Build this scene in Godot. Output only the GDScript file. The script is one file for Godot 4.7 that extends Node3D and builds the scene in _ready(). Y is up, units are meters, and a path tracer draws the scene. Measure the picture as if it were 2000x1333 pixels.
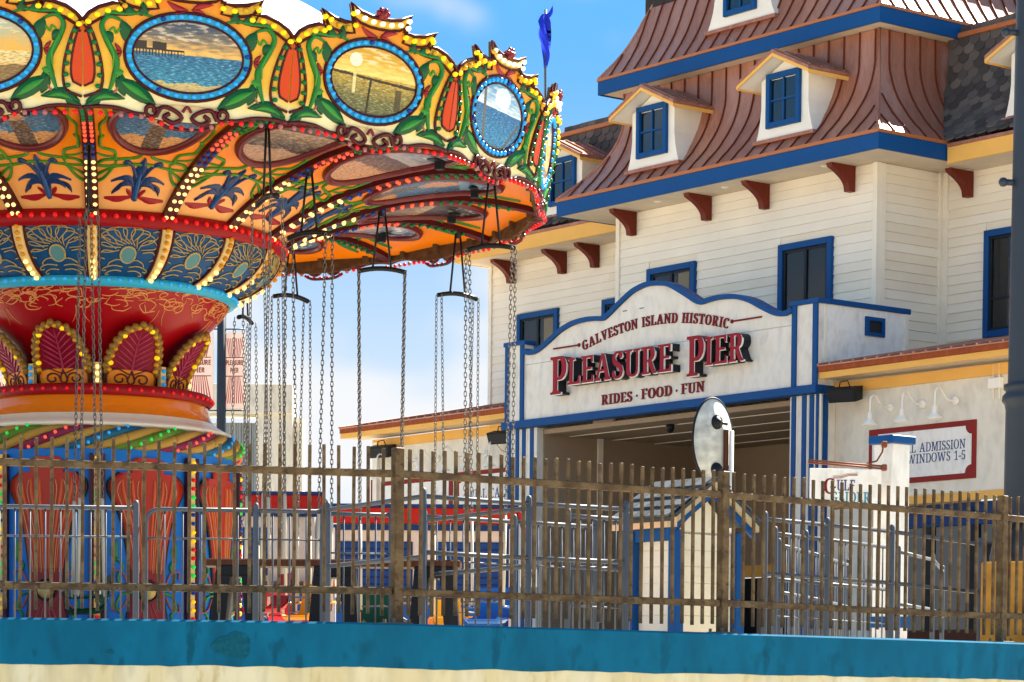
extends Node3D

const DECK := 1.95
const BUILDING_AT := Vector3(7.001, 0.0, -54.0)
const BUILDING_TURN := -0.907218
const RIDE_AT := Vector3(-5.74, DECK, -38.0)
const SEAM := 6.99

var rng := RandomNumberGenerator.new()
var mats := {}
var taken := {}
var tex := {}
var meshes := {}
var BT := Transform3D(Basis(Vector3.UP, BUILDING_TURN), BUILDING_AT)

# ---------------------------------------------------------------- small tools
func lin(hex: String) -> Color:
	return Color.html(hex).srgb_to_linear()

func surf(smooth := false) -> SurfaceTool:
	var s := SurfaceTool.new()
	s.begin(Mesh.PRIMITIVE_TRIANGLES)
	s.set_smooth_group(0 if smooth else -1)
	return s

func tri(s: SurfaceTool, a: Vector3, b: Vector3, c: Vector3, n: Vector3) -> void:
	s.add_vertex(a)
	if (a - c).cross(a - b).dot(n) >= 0.0:
		s.add_vertex(b); s.add_vertex(c)
	else:
		s.add_vertex(c); s.add_vertex(b)

func quad(s: SurfaceTool, a: Vector3, b: Vector3, c: Vector3, d: Vector3, n: Vector3) -> void:
	tri(s, a, b, c, n)
	tri(s, a, c, d, n)

func box(s: SurfaceTool, c: Vector3, size: Vector3, b := Basis()) -> void:
	var h := size * 0.5
	for ax in 3:
		for sg in [-1.0, 1.0]:
			var n := Vector3.ZERO; n[ax] = sg
			var p := []
			for q in [[-1, -1], [1, -1], [1, 1], [-1, 1]]:
				var v := Vector3.ZERO
				v[ax] = sg * h[ax]; v[(ax + 1) % 3] = q[0] * h[(ax + 1) % 3]; v[(ax + 2) % 3] = q[1] * h[(ax + 2) % 3]
				p.append(c + b * v)
			quad(s, p[0], p[1], p[2], p[3], b * n)

# a box whose twelve edges are chamfered by k
func cbox(s: SurfaceTool, c: Vector3, size: Vector3, k: float, b := Basis()) -> void:
	var h := size * 0.5
	var pt := func(sx: float, sy: float, sz: float, ax: int) -> Vector3:
		var sg := [sx, sy, sz]
		var v := Vector3.ZERO
		for i in 3:
			v[i] = sg[i] * (h[i] - (0.0 if i == ax else k))
		return c + b * v
	for ax in 3:
		var u := (ax + 1) % 3
		var w := (ax + 2) % 3
		for sg in [-1.0, 1.0]:
			var p := []
			for q in [[-1.0, -1.0], [1.0, -1.0], [1.0, 1.0], [-1.0, 1.0]]:
				var e := [0.0, 0.0, 0.0]
				e[ax] = sg; e[u] = q[0]; e[w] = q[1]
				p.append(pt.call(e[0], e[1], e[2], ax))
			var n := Vector3.ZERO; n[ax] = sg
			quad(s, p[0], p[1], p[2], p[3], b * n)
			for s2 in [-1.0, 1.0]:
				var e0 := [0.0, 0.0, 0.0]; e0[ax] = sg; e0[u] = s2; e0[w] = -1.0
				var e1 := e0.duplicate(); e1[w] = 1.0
				var n2 := Vector3.ZERO; n2[ax] = sg; n2[u] = s2
				quad(s, pt.call(e0[0], e0[1], e0[2], ax), pt.call(e1[0], e1[1], e1[2], ax), pt.call(e1[0], e1[1], e1[2], u), pt.call(e0[0], e0[1], e0[2], u), b * n2)
	for sx in [-1.0, 1.0]:
		for sy in [-1.0, 1.0]:
			for sz in [-1.0, 1.0]:
				tri(s, pt.call(sx, sy, sz, 0), pt.call(sx, sy, sz, 1), pt.call(sx, sy, sz, 2), b * Vector3(sx, sy, sz))

# a tube along pts; r is a radius or a list of radii
func tube(s: SurfaceTool, pts: Array, r, sides := 6, caps := true, flat := 1.0) -> void:
	var n := pts.size()
	var side := Vector3.ZERO
	var rings := []
	for i in n:
		var t: Vector3 = (pts[mini(i + 1, n - 1)] - pts[maxi(i - 1, 0)]).normalized()
		if side == Vector3.ZERO:
			side = t.cross(Vector3.UP if absf(t.y) < 0.9 else Vector3.RIGHT).normalized()
		side = (side - t * side.dot(t)).normalized()
		var up := side.cross(t)
		var rad: float = r[i] if r is Array else r
		var ring := []
		for k in sides:
			var a := TAU * k / sides
			ring.append(pts[i] + (side * cos(a) + up * sin(a) * flat) * rad)
		rings.append(ring)
	for i in n - 1:
		for k in sides:
			var k2 := (k + 1) % sides
			var m: Vector3 = (rings[i][k] + rings[i][k2] + rings[i + 1][k] + rings[i + 1][k2]) * 0.25 - (pts[i] + pts[i + 1]) * 0.5
			quad(s, rings[i][k], rings[i][k2], rings[i + 1][k2], rings[i + 1][k], m)
	if caps:
		for e in [0, n - 1]:
			var o: Vector3 = pts[e] - pts[1 if e == 0 else n - 2]
			for k in sides:
				tri(s, pts[e], rings[e][k], rings[e][(k + 1) % sides], o)

func lathe(s: SurfaceTool, prof: Array, segs := 24, flip := false, a0 := 0.0, a1 := TAU, off := Vector3.ZERO) -> void:
	for j in prof.size() - 1:
		var p: Vector2 = prof[j]
		var q: Vector2 = prof[j + 1]
		var nr := -(q.y - p.y)
		var ny := q.x - p.x
		if flip: nr = -nr; ny = -ny
		for i in segs:
			var a := a0 + (a1 - a0) * i / segs
			var b := a0 + (a1 - a0) * (i + 1) / segs
			var da := Vector3(sin(a), 0, cos(a))
			var db := Vector3(sin(b), 0, cos(b))
			var n := (da + db) * 0.5 * nr + Vector3.UP * ny
			var y0 := Vector3.UP * p.y + off
			var y1 := Vector3.UP * q.y + off
			if p.x < 0.0005:
				tri(s, y0, db * q.x + y1, da * q.x + y1, n)
			elif q.x < 0.0005:
				tri(s, da * p.x + y0, db * p.x + y0, y1, n)
			else:
				quad(s, da * p.x + y0, db * p.x + y0, db * q.x + y1, da * q.x + y1, n)

func ball(s: SurfaceTool, c: Vector3, r: float, segs := 8, rings := 5, squash := 1.0) -> void:
	var prof := []
	for j in rings + 1:
		var a := PI * j / rings
		prof.append(Vector2(sin(a) * r, cos(a) * r * squash))
	lathe(s, prof, segs, false, 0.0, TAU, c)

# a flat outline (x, y) given depth along z from z0 to z1, placed by xf
func prism(s: SurfaceTool, poly: Array, z0: float, z1: float, xf := Transform3D()) -> void:
	var pv := PackedVector2Array(poly)
	var idx := Geometry2D.triangulate_polygon(pv)
	var fwd := xf.basis * Vector3(0, 0, signf(z1 - z0))
	for t in range(0, idx.size(), 3):
		var a := pv[idx[t]]; var b := pv[idx[t + 1]]; var c := pv[idx[t + 2]]
		tri(s, xf * Vector3(a.x, a.y, z1), xf * Vector3(b.x, b.y, z1), xf * Vector3(c.x, c.y, z1), fwd)
		tri(s, xf * Vector3(a.x, a.y, z0), xf * Vector3(b.x, b.y, z0), xf * Vector3(c.x, c.y, z0), -fwd)
	var turn := 1.0 if Geometry2D.is_polygon_clockwise(pv) else -1.0
	for i in pv.size():
		var a := pv[i]; var b := pv[(i + 1) % pv.size()]
		var e := b - a
		var n := xf.basis * (Vector3(-e.y, e.x, 0) * turn)
		quad(s, xf * Vector3(a.x, a.y, z0), xf * Vector3(b.x, b.y, z0), xf * Vector3(b.x, b.y, z1), xf * Vector3(a.x, a.y, z1), n)

# relief on a curved surface: fn(u, v, h) gives the point h above the surface
func patch(s: SurfaceTool, fn: Callable, rows: Array, nu: int, h: float, rim := 0.0) -> void:
	for j in rows.size() - 1:
		var p = rows[j]
		var q = rows[j + 1]
		for i in nu:
			var f0 := float(i) / nu
			var f1 := float(i + 1) / nu
			var a: Vector3 = fn.call(lerpf(p[1], p[2], f0), p[0], h)
			var b: Vector3 = fn.call(lerpf(p[1], p[2], f1), p[0], h)
			var c: Vector3 = fn.call(lerpf(q[1], q[2], f1), q[0], h)
			var d: Vector3 = fn.call(lerpf(q[1], q[2], f0), q[0], h)
			var n: Vector3 = fn.call(lerpf(p[1], p[2], f0), p[0], h + 0.02) - a
			quad(s, a, b, c, d, n)
		if rim > 0.0:
			for k in [1, 2]:
				var a: Vector3 = fn.call(p[k], p[0], h)
				var d: Vector3 = fn.call(q[k], q[0], h)
				var a2: Vector3 = fn.call(p[k], p[0], h - rim)
				var d2: Vector3 = fn.call(q[k], q[0], h - rim)
				quad(s, a, d, d2, a2, a - fn.call(p[3 - k], p[0], h))

func stroke(s: SurfaceTool, fn: Callable, pts: Array, r, h := 0.0, sides := 5, steps := 4) -> void:
	var out := []
	var rad := []
	var n := pts.size()
	for i in n - 1:
		var p0: Vector2 = pts[maxi(i - 1, 0)]
		var p3: Vector2 = pts[mini(i + 2, n - 1)]
		for k in steps:
			var q: Vector2 = pts[i].cubic_interpolate(pts[i + 1], p0, p3, float(k) / steps)
			out.append(fn.call(q.x, q.y, h))
			rad.append(lerpf(r[i], r[i + 1], float(k) / steps) if r is Array else r)
	out.append(fn.call(pts[n - 1].x, pts[n - 1].y, h))
	rad.append(r[n - 1] if r is Array else r)
	tube(s, out, rad, sides)

# a leaf along a bent spine, raised along its midrib
func leaf(s: SurfaceTool, fn: Callable, a: Vector2, b: Vector2, wide: float, bend: float, h: float, h0 := 0.004) -> void:
	var n := 6
	var d := b - a
	var nor := Vector2(-d.y, d.x)
	var prev := []
	for i in n + 1:
		var t := float(i) / n
		var c := a + d * t + nor * bend * sin(PI * t)
		var w := wide * pow(sin(PI * clampf(t * 0.94 + 0.04, 0, 1)), 0.8)
		var side := nor.normalized() * w
		var row := [fn.call(c.x - side.x, c.y - side.y, h0), fn.call(c.x, c.y, h), fn.call(c.x + side.x, c.y + side.y, h0)]
		if i > 0:
			for k in 2:
				quad(s, prev[k], prev[k + 1], row[k + 1], row[k], fn.call(c.x, c.y, h + 0.1) - fn.call(c.x, c.y, h))
		prev = row

func disc(s: SurfaceTool, fn: Callable, c: Vector2, r: Vector2, h: float, n := 20) -> void:
	for i in n:
		var a := TAU * i / n
		var b := TAU * (i + 1) / n
		var pa := c + Vector2(cos(a) * r.x, sin(a) * r.y)
		var pb := c + Vector2(cos(b) * r.x, sin(b) * r.y)
		var o: Vector3 = fn.call(c.x, c.y, h)
		tri(s, o, fn.call(pa.x, pa.y, h), fn.call(pb.x, pb.y, h), fn.call(c.x, c.y, h + 0.1) - o)

func ellipse(c: Vector2, r: Vector2, n := 24, a0 := 0.0, a1 := TAU) -> Array:
	var out := []
	for i in n + 1:
		var a := a0 + (a1 - a0) * i / n
		out.append(c + Vector2(cos(a) * r.x, sin(a) * r.y))
	return out

# ---------------------------------------------------------------- nodes
func numbered(called: String) -> String:
	taken[called] = taken.get(called, -1) + 1
	return called if taken[called] == 0 else "%s_%03d" % [called, taken[called]]

func tag(o: Node, label: String, category: String, group := "", kind := "") -> void:
	if label: o.set_meta("label", label)
	if category: o.set_meta("category", category)
	if group: o.set_meta("group", group)
	if kind: o.set_meta("kind", kind)

func thing(called: String, label: String, category: String, xf := Transform3D(), group := "") -> Node3D:
	var o := Node3D.new()
	o.name = numbered(called)
	o.transform = xf
	add_child(o)
	tag(o, label, category, group)
	return o

func put(parent: Node, called: String, s, m: Material, xf := Transform3D()) -> MeshInstance3D:
	var o := MeshInstance3D.new()
	if s is SurfaceTool:
		s.generate_normals()
		o.mesh = s.commit()
	else:
		o.mesh = s
	o.material_override = m
	o.name = called if parent != self else numbered(called)
	o.transform = xf
	parent.add_child(o, true)
	return o

func made(s: SurfaceTool) -> ArrayMesh:
	s.generate_normals()
	return s.commit()

func boxpart(parent: Node, called: String, c: Vector3, size: Vector3, m: Material, k := 0.0) -> MeshInstance3D:
	var s := surf()
	if k > 0.0: cbox(s, Vector3.ZERO, size, k)
	else: box(s, Vector3.ZERO, size)
	return put(parent, called, s, m, Transform3D(Basis(), c))

func beam(parent: Node, called: String, a: Vector3, b: Vector3, w: float, h: float, m: Material, k := 0.004) -> MeshInstance3D:
	var s := surf()
	var d := b - a
	var z := d.normalized()
	var x := Vector3.UP.cross(z).normalized() if absf(z.y) < 0.99 else Vector3.RIGHT
	var bs := Basis(x, z.cross(x), z)
	cbox(s, Vector3.ZERO, Vector3(w, h, d.length()), k)
	return put(parent, called, s, m, Transform3D(bs, (a + b) * 0.5))

func rot(deg: float) -> Basis:
	return Basis(Vector3.UP, deg_to_rad(deg))

# ---------------------------------------------------------------- materials
func noise_tex(key: String, freq: float, lo: float, hi: float, kind := 0, seed_at := 1, stretch := Vector2.ONE, octaves := 4) -> Texture2D:
	if tex.has(key): return tex[key]
	var n := FastNoiseLite.new()
	n.seed = seed_at
	n.noise_type = [FastNoiseLite.TYPE_SIMPLEX_SMOOTH, FastNoiseLite.TYPE_CELLULAR][kind]
	n.frequency = freq
	n.fractal_octaves = octaves
	var im := Image.create(256, 256, false, Image.FORMAT_RGB8)
	for y in 256:
		for x in 256:
			# blended with its own wrap so that it tiles
			var fx := x / 256.0
			var fy := y / 256.0
			var v := 0.0
			for q in [[0, 0], [1, 0], [0, 1], [1, 1]]:
				var w: float = (fx if q[0] else 1.0 - fx) * (fy if q[1] else 1.0 - fy)
				v += w * n.get_noise_2d((x - 256 * q[0]) * stretch.x, (y - 256 * q[1]) * stretch.y)
			v = clampf(v * 0.9 + 0.5, 0, 1)
			var g := lerpf(lo, hi, v)
			im.set_pixel(x, y, Color(g, g, g))
	tex[key] = ImageTexture.create_from_image(im)
	return tex[key]

# a coloured weathering texture: three tones mixed by two noises, tiling
func tone_tex(key: String, a: String, b: String, c: String, freq: float, edge: float, seed_at: int, stretch := Vector2.ONE) -> void:
	var n := FastNoiseLite.new()
	n.seed = seed_at
	n.frequency = freq
	n.fractal_octaves = 5
	var im := Image.create(256, 256, false, Image.FORMAT_RGB8)
	for y in 256:
		for x in 256:
			var v := 0.0
			var w := 0.0
			for q in [[0, 0], [1, 0], [0, 1], [1, 1]]:
				var k: float = (x / 256.0 if q[0] else 1.0 - x / 256.0) * (y / 256.0 if q[1] else 1.0 - y / 256.0)
				v += k * n.get_noise_2d((x - 256 * q[0]) * stretch.x, (y - 256 * q[1]) * stretch.y)
				w += k * n.get_noise_2d((x - 256 * q[0]) * 3.1 * stretch.x + 700.0, (y - 256 * q[1]) * 3.1 * stretch.y)
			var col := Color.html(a).lerp(Color.html(b), smoothstep(-edge, edge, v))
			col = col.lerp(Color.html(c), smoothstep(0.16, 0.40, w) * 0.75)
			im.set_pixel(x, y, col.darkened(clampf(-w * 0.25, 0, 0.2)))
	tex[key] = ImageTexture.create_from_image(im)

func mat(key: String, hex := "ffffff", rough := 0.6, metal := 0.0, grain := "", scale := 1.0, bump := 0.0) -> StandardMaterial3D:
	if mats.has(key): return mats[key]
	var m := StandardMaterial3D.new()
	m.resource_name = key
	m.metallic_specular = 0.3
	m.albedo_color = Color.html(hex)
	m.roughness = rough
	m.metallic = metal
	if grain:
		m.albedo_texture = tex[grain]
		m.uv1_triplanar = true
		m.uv1_world_triplanar = true
		m.uv1_scale = Vector3.ONE * scale
		if bump > 0.0:
			m.heightmap_enabled = true
			m.heightmap_texture = tex[grain]
			m.heightmap_scale = bump
	mats[key] = m
	return m

func glow(key: String, hex: String, energy: float) -> StandardMaterial3D:
	var m := mat(key, hex, 0.25)
	m.emission_enabled = true
	m.emission = Color.html(hex)
	m.emission_energy_multiplier = energy
	return m

func all_materials() -> void:
	noise_tex("fine", 0.09, 0.80, 1.0, 0, 3)
	noise_tex("blotch", 0.014, 0.72, 1.0, 0, 5)
	noise_tex("streak", 0.03, 0.78, 1.0, 0, 9, Vector2(2.2, 0.16))
	noise_tex("rust", 0.022, 0.58, 1.0, 0, 11, Vector2.ONE, 5)
	noise_tex("soft", 0.010, 0.93, 1.0, 0, 21)
	tone_tex("iron_tone", "9f8e70", "6e5d48", "4d4032", 0.02, 0.25, 31)
	tone_tex("teal_tone", "ffffff", "d6e2e2", "98a8a4", 0.014, 0.30, 32, Vector2(1.0, 0.35))
	tone_tex("plaster_tone", "ffffff", "f4ead0", "cfc3a0", 0.014, 0.4, 33, Vector2(1.2, 0.3))
	tone_tex("paint_tone", "ffffff", "f8f6f1", "f0ece4", 0.012, 0.5, 34, Vector2(1.2, 0.5))
	tone_tex("copper_tone", "ffffff", "e6dcd6", "c9b4a8", 0.014, 0.35, 35, Vector2(1.6, 0.3))
	var vc := mat("ride_paint", "ffffff", 0.38)
	vc.vertex_color_use_as_albedo = true
	vc.clearcoat_enabled = true
	vc.clearcoat = 0.25
	vc.clearcoat_roughness = 0.25
	var vr := mat("ride_matte", "ffffff", 0.6)
	vr.vertex_color_use_as_albedo = true
	for q in [["cream_a", "eee5d4"], ["cream_b", "ebe1ce"], ["cream_c", "f0e8d9"]]:
		mat(q[0], q[1], 0.62, 0.0, "soft", 0.4)
	mat("cream_trim", "eee6d6", 0.55, 0.0, "soft", 0.6)
	mat("stucco", "e6dfd0", 0.75, 0.0, "paint_tone", 0.3)
	mat("sign_white", "e4dfd6", 0.5, 0.0, "paint_tone", 0.35)
	mat("soffit", "dccdb6", 0.7, 0.0, "soft", 0.5)
	mat("dormer_white", "ece7dc", 0.55, 0.0, "soft", 0.6)
	mat("blue_trim", "044884", 0.5, 0.0, "soft", 0.5)
	mat("blue_dark", "14356b", 0.4)
	mat("copper", "bf8a76", 0.36, 0.36, "copper_tone", 0.5)
	mat("copper_b", "b57f6b", 0.4, 0.36, "copper_tone", 0.7)
	mat("copper_seam_shade", "6e3826", 0.5, 0.3)  # seam copper darkened to hold the shadow along each rib
	mat("gutter", "bf7449", 0.42, 0.35, "soft", 1.2)
	for i in 4: mat("shingle_%d" % i, ["5a5452", "67605c", "4c4846", "736a64"][i], 0.9, 0.0, "fine", 5.0)
	mat("roof_dark", "353231", 0.95)
	mat("bracket", "742c1c", 0.5, 0.0, "streak", 1.5)
	mat("yellow_fascia", "eeb55c", 0.55, 0.0, "soft", 0.5)
	mat("window_black", "1b2026", 0.35)
	var g := mat("glass", "10161c", 0.04)
	g.metallic_specular = 0.9
	mat("letter_red", "8e0f20", 0.35)
	mat("letter_white", "f2eee6", 0.4)
	mat("letter_dark", "22252c", 0.4)
	mat("letter_maroon", "74151d", 0.5)
	mat("letter_navy", "1d3a78", 0.5)
	mat("frame_red", "8a221c", 0.5, 0.0, "soft", 1.0)
	mat("board_white", "ecebe8", 0.45, 0.0, "paint_tone", 0.5)
	mat("iron_weathered", "b8ac9c", 0.6, 0.1, "iron_tone", 1.3)
	mat("galvanised", "575d66", 0.5, 0.25, "soft", 2.0)
	mat("black_iron", "23262b", 0.42, 0.4, "soft", 2.0)
	mat("lamp_iron", "3a424c", 0.4, 0.3, "soft", 1.0)
	mat("chain_steel", "77756f", 0.45, 0.5, "fine", 8.0)
	mat("rope_white", "cfc6b2", 0.8, 0.0, "fine", 9.0)
	mat("teal_wall", "056487", 0.9, 0.0, "teal_tone", 0.55)
	mat("cream_wall", "d9d3b6", 0.85, 0.0, "plaster_tone", 0.5)
	mat("concrete", "cbc0ac", 0.9, 0.0, "blotch", 0.25)
	mat("road", "c6bca9", 0.92, 0.0, "blotch", 0.3)
	mat("lamp_white", "efe9dd", 0.4)
	mat("speaker_black", "171a20", 0.55)
	mat("orange_block", "dd9a3c", 0.7, 0.0, "blotch", 1.2)
	mat("red_fascia", "b8241e", 0.5, 0.0, "soft", 0.6)
	mat("navy", "183a72", 0.5, 0.0, "soft", 0.8)
	mat("corrugated", "9aa0a2", 0.45, 0.5, "soft", 0.8)
	mat("tent_white", "f4f4f2", 0.7)
	mat("flag_blue", "1f35c0", 0.8)
	mat("wood_brown", "5e3522", 0.6, 0.0, "streak", 3.0)
	mat("panel_back", "6a5138", 0.85, 0.0, "rust", 1.2)
	mat("maroon", "420c14", 0.4, 0.0, "soft", 1.0)
	mat("ring_red", "8a0612", 0.4)
	mat("ring_teal", "2a9ec4", 0.35)
	mat("bowl_red", "920410", 0.3)
	mats["bowl_red"].metallic_specular = 0.35
	mat("bell_orange", "d8720a", 0.22)
	mats["bell_orange"].clearcoat_enabled = true
	mats["bell_orange"].clearcoat_roughness = 0.1
	mat("bell_cream", "efe6cf", 0.25)
	mat("barrel_blue", "134f86", 0.45, 0.0, "blotch", 1.6)
	mat("gold", "c9a35a", 0.4, 0.35)
	mat("gold_dim", "8a6a30", 0.5, 0.3)
	mat("base_blue", "1a6fc2", 0.42, 0.0, "soft", 0.8)
	mat("pale_yellow", "f0e2a0", 0.5)
	mat("orange_leaf", "d8541a", 0.35)
	mat("roof_slate", "4a4f54", 0.9, 0.0, "fine", 3.0)
	glow("bulb_yellow", "ffc814", 0.12)
	glow("bulb_white", "fff0c4", 0.2)
	glow("bulb_warm", "ffd988", 0.3)
	glow("bulb_blue", "2f9fe8", 0.06)
	glow("bulb_green", "0a6a38", 0.01)
	glow("bulb_lime", "25c850", 0.12)
	glow("bulb_red", "d81c1e", 0.06)
	glow("bulb_pink", "ff5a3c", 0.15)
	glow("bulb_navy", "1d3f9a", 0.01)
	glow("bulb_amber", "c98a1e", 0.02)

# ---------------------------------------------------------------- lettering
func font(bold: bool, serif: bool) -> SystemFont:
	var f := SystemFont.new()
	f.font_names = PackedStringArray(["Droid Serif" if serif else "Droid Sans"])
	f.font_weight = 700 if bold else 400
	return f

func glyph(ch: String, bold: bool, serif: bool) -> TextMesh:
	var key := "glyph_%s%s%s" % [ch, bold, serif]
	if not meshes.has(key):
		var t := TextMesh.new()
		t.text = ch
		t.font = font(bold, serif)
		t.font_size = 64
		t.pixel_size = 0.01
		t.depth = 1.0
		t.curve_step = 1.5
		meshes[key] = t
	return meshes[key]

# letters side by side between x0 and x1 on a base line, each a mesh of its own; lift(x) bends the line
func lettering(parent: Node, called: String, text: String, x0: float, x1: float, y0: float, high: float, z0: float, z1: float, m: Material, bold := true, serif := true, lift = null, shift := Vector2.ZERO, gap := 0.14) -> void:
	var wide := []
	var total := 0.0
	for ch in text:
		var w := 0.32 * 0.64
		if ch != " ":
			w = glyph(ch, bold, serif).get_aabb().size.x
		wide.append(w)
		total += w + gap * 0.46
	total -= gap * 0.46
	var k := (x1 - x0) / total
	var x := x0
	var ref := glyph("H", bold, serif).get_aabb()
	for i in text.length():
		var ch := text[i]
		if ch != " ":
			var g := glyph(ch, bold, serif)
			var bb := g.get_aabb()
			var cx: float = x + wide[i] * k * 0.5
			var ky := high / ref.size.y
			var slope := 0.0
			var up := 0.0
			if lift != null:
				up = lift.call(cx)
				slope = atan((lift.call(cx + 0.05) - lift.call(cx - 0.05)) / 0.1)
			var bs := Basis(Vector3.BACK, slope) * Basis.from_scale(Vector3(k, ky, z1 - z0))
			var anchor := Vector3(bb.get_center().x, ref.position.y, bb.get_center().z)
			put(parent, called, g, m, Transform3D(bs, Vector3(cx + shift.x, y0 + up + shift.y, (z0 + z1) * 0.5) - bs * anchor))
		x += (wide[i] + gap * 0.46) * k

# ---------------------------------------------------------------- camera, sky, sun
func _ready() -> void:
	rng.seed = 20240611
	var cam := Camera3D.new()
	cam.name = "camera"
	add_child(cam)
	cam.transform = Transform3D(Basis(Vector3.RIGHT, -0.0418886) * Basis(Vector3.BACK, 0.00836752), Vector3(0, 1.6, 0))
	var near := 0.1
	cam.set_frustum(near * 1333.0 / 5380.757, Vector2(0, near * (1605.734 - 666.5) / 5380.757), near, 900.0)
	cam.current = true
	var env := Environment.new()
	env.background_mode = Environment.BG_SKY
	env.sky = Sky.new()
	env.sky.sky_material = sky_material()
	env.tonemap_mode = Environment.TONE_MAPPER_LINEAR
	env.tonemap_exposure = 4.6
	env.background_energy_multiplier = 0.915
	env.sdfgi_enabled = true
	env.ssao_enabled = true
	env.ssil_enabled = true
	var we := WorldEnvironment.new()
	we.name = "world_environment"
	we.environment = env
	add_child(we)
	var sun := DirectionalLight3D.new()
	sun.name = "sun"
	sun.light_color = Color(1.0, 0.965, 0.90)
	sun.light_energy = 1.6
	sun.light_angular_distance = 0.55
	sun.shadow_enabled = true
	add_child(sun)
	var to_sun := Vector3(0.47, 0.80, -0.56).normalized()
	sun.look_at_from_position(to_sun * 100.0, Vector3.ZERO, Vector3.UP)
	all_materials()
	# the large structure
	ground()
	parapet_wall()
	entrance_building()
	entrance_marquee()
	ticket_building(true)
	ticket_building(false)
	metal_building()
	# the ride and the things around it
	swing_ride()
	swings()
	picket_fence()
	booths()
	kiosk_hut()
	railings()
	street_things()
	fittings()

func sky_material() -> PanoramaSkyMaterial:
	var n := FastNoiseLite.new()
	n.seed = 4
	n.noise_type = FastNoiseLite.TYPE_SIMPLEX_SMOOTH
	n.frequency = 1.0
	n.fractal_octaves = 5
	var w := 1536
	var h := 768
	var im := Image.create(w, h, false, Image.FORMAT_RGBF)
	for y in h:
		var el := (0.5 - (y + 0.5) / h) * PI
		var t := clampf(sin(el), 0.0, 1.0)
		var a := clampf(el / 0.26, 0.0, 1.0)
		var blue := Color(0.192, 0.215, 0.236).lerp(Color(0.037, 0.126, 0.242), smoothstep(0.22, 0.95, a)).lerp(Color(0.022, 0.073, 0.17), smoothstep(0.3, 1.0, t))
		if el < 0.0:
			blue = Color(0.17, 0.17, 0.167)
		for x in w:
			var az := ((x + 0.5) / w - 0.5) * TAU
			var c := blue
			if el > -0.02:
				var d := Vector3(sin(az) * cos(el), sin(el) * 2.2, -cos(az) * cos(el))
				var v := n.get_noise_3dv(d * 5.0) + 0.55 * n.get_noise_3dv(d * 15.0) + 0.22 * n.get_noise_3dv(d * 46.0)
				var cover := smoothstep(0.02, 0.52, v + 0.42 * (1.0 - smoothstep(0.05, 0.22, el)) - 0.04)
				c = c.lerp(Color(0.228, 0.230, 0.234), cover * 0.92)
			im.set_pixel(x, y, c)
	var m := PanoramaSkyMaterial.new()
	m.panorama = ImageTexture.create_from_image(im)
	return m

# ---------------------------------------------------------------- setting
func ground() -> void:
	var s := surf()
	quad(s, Vector3(-600, 0, 300), Vector3(600, 0, 300), Vector3(600, 0, -600), Vector3(-600, 0, -600), Vector3.UP)
	tag(put(self, "ground", s, mat("road")), "", "", "", "structure")
	var d := surf()
	var line := wall_line(0.30)
	var far := -160.0
	for i in line.size() - 1:
		var a: Vector3 = line[i]
		var b: Vector3 = line[i + 1]
		quad(d, Vector3(a.x, DECK, a.z), Vector3(b.x, DECK, b.z), Vector3(b.x, DECK, far), Vector3(a.x, DECK, far), Vector3.UP)
	tag(put(self, "pier_deck", d, mat("concrete")), "", "", "", "structure")

func wall_line(back: float) -> Array:
	var c := Curve3D.new()
	var k := [Vector3(-70, 0, -24), Vector3(-9, 0, -17.0), Vector3(-6, 0, -16.55), Vector3(-3.07, 0, -16.5), Vector3(-1.37, 0, -16.78), Vector3(-0.715, 0, -17.1), Vector3(1.40, 0, -18.6), Vector3(3.61, 0, -20.5), Vector3(6.2, 0, -23.3), Vector3(9.5, 0, -27.5), Vector3(40, 0, -70)]
	var out := []
	for i in k.size() - 1:
		for t in 24:
			out.append(k[i].cubic_interpolate(k[i + 1], k[maxi(i - 1, 0)] if i > 1 else k[i] * 2 - k[i + 1], k[mini(i + 2, k.size() - 1)] if i < k.size() - 3 else k[i + 1] * 2 - k[i], t / 24.0))
	out.append(k[-1])
	var moved := []
	for i in out.size():
		var tan: Vector3 = (out[mini(i + 1, out.size() - 1)] - out[maxi(i - 1, 0)]).normalized()
		moved.append(out[i] + Vector3(tan.z, 0, -tan.x) * back)
	return moved

func sweep_wall(s: SurfaceTool, f: float, b: float, y0: float, y1: float, k := 0.0, ragged := 0.0) -> void:
	var nz := FastNoiseLite.new()
	nz.seed = 8
	nz.frequency = 1.4
	nz.fractal_octaves = 4
	var fr := wall_line(f)
	var bk := wall_line(b)
	for i in fr.size() - 1:
		var n: Vector3 = fr[i] - bk[i]
		var u := Vector3.UP
		var ins := n.normalized() * -k
		var e0 := ragged * nz.get_noise_1d(fr[i].x * 3.0)
		var e1 := ragged * nz.get_noise_1d(fr[i + 1].x * 3.0)
		quad(s, fr[i] + u * (y0 + e0), fr[i + 1] + u * (y0 + e1), fr[i + 1] + u * (y1 - k), fr[i] + u * (y1 - k), n)
		if k > 0.0:
			quad(s, fr[i] + u * (y1 - k), fr[i + 1] + u * (y1 - k), fr[i + 1] + u * y1 + ins, fr[i] + u * y1 + ins, n + u)
		quad(s, fr[i] + u * y1 + ins, fr[i + 1] + u * y1 + ins, bk[i + 1] + u * y1, bk[i] + u * y1, u)
		quad(s, fr[i] + u * (y0 + e0), fr[i + 1] + u * (y0 + e1), bk[i + 1] + u * (y0 + e1), bk[i] + u * (y0 + e0), -u)
		quad(s, bk[i] + u * y0, bk[i + 1] + u * y0, bk[i + 1] + u * y1, bk[i] + u * y1, -n)

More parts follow.
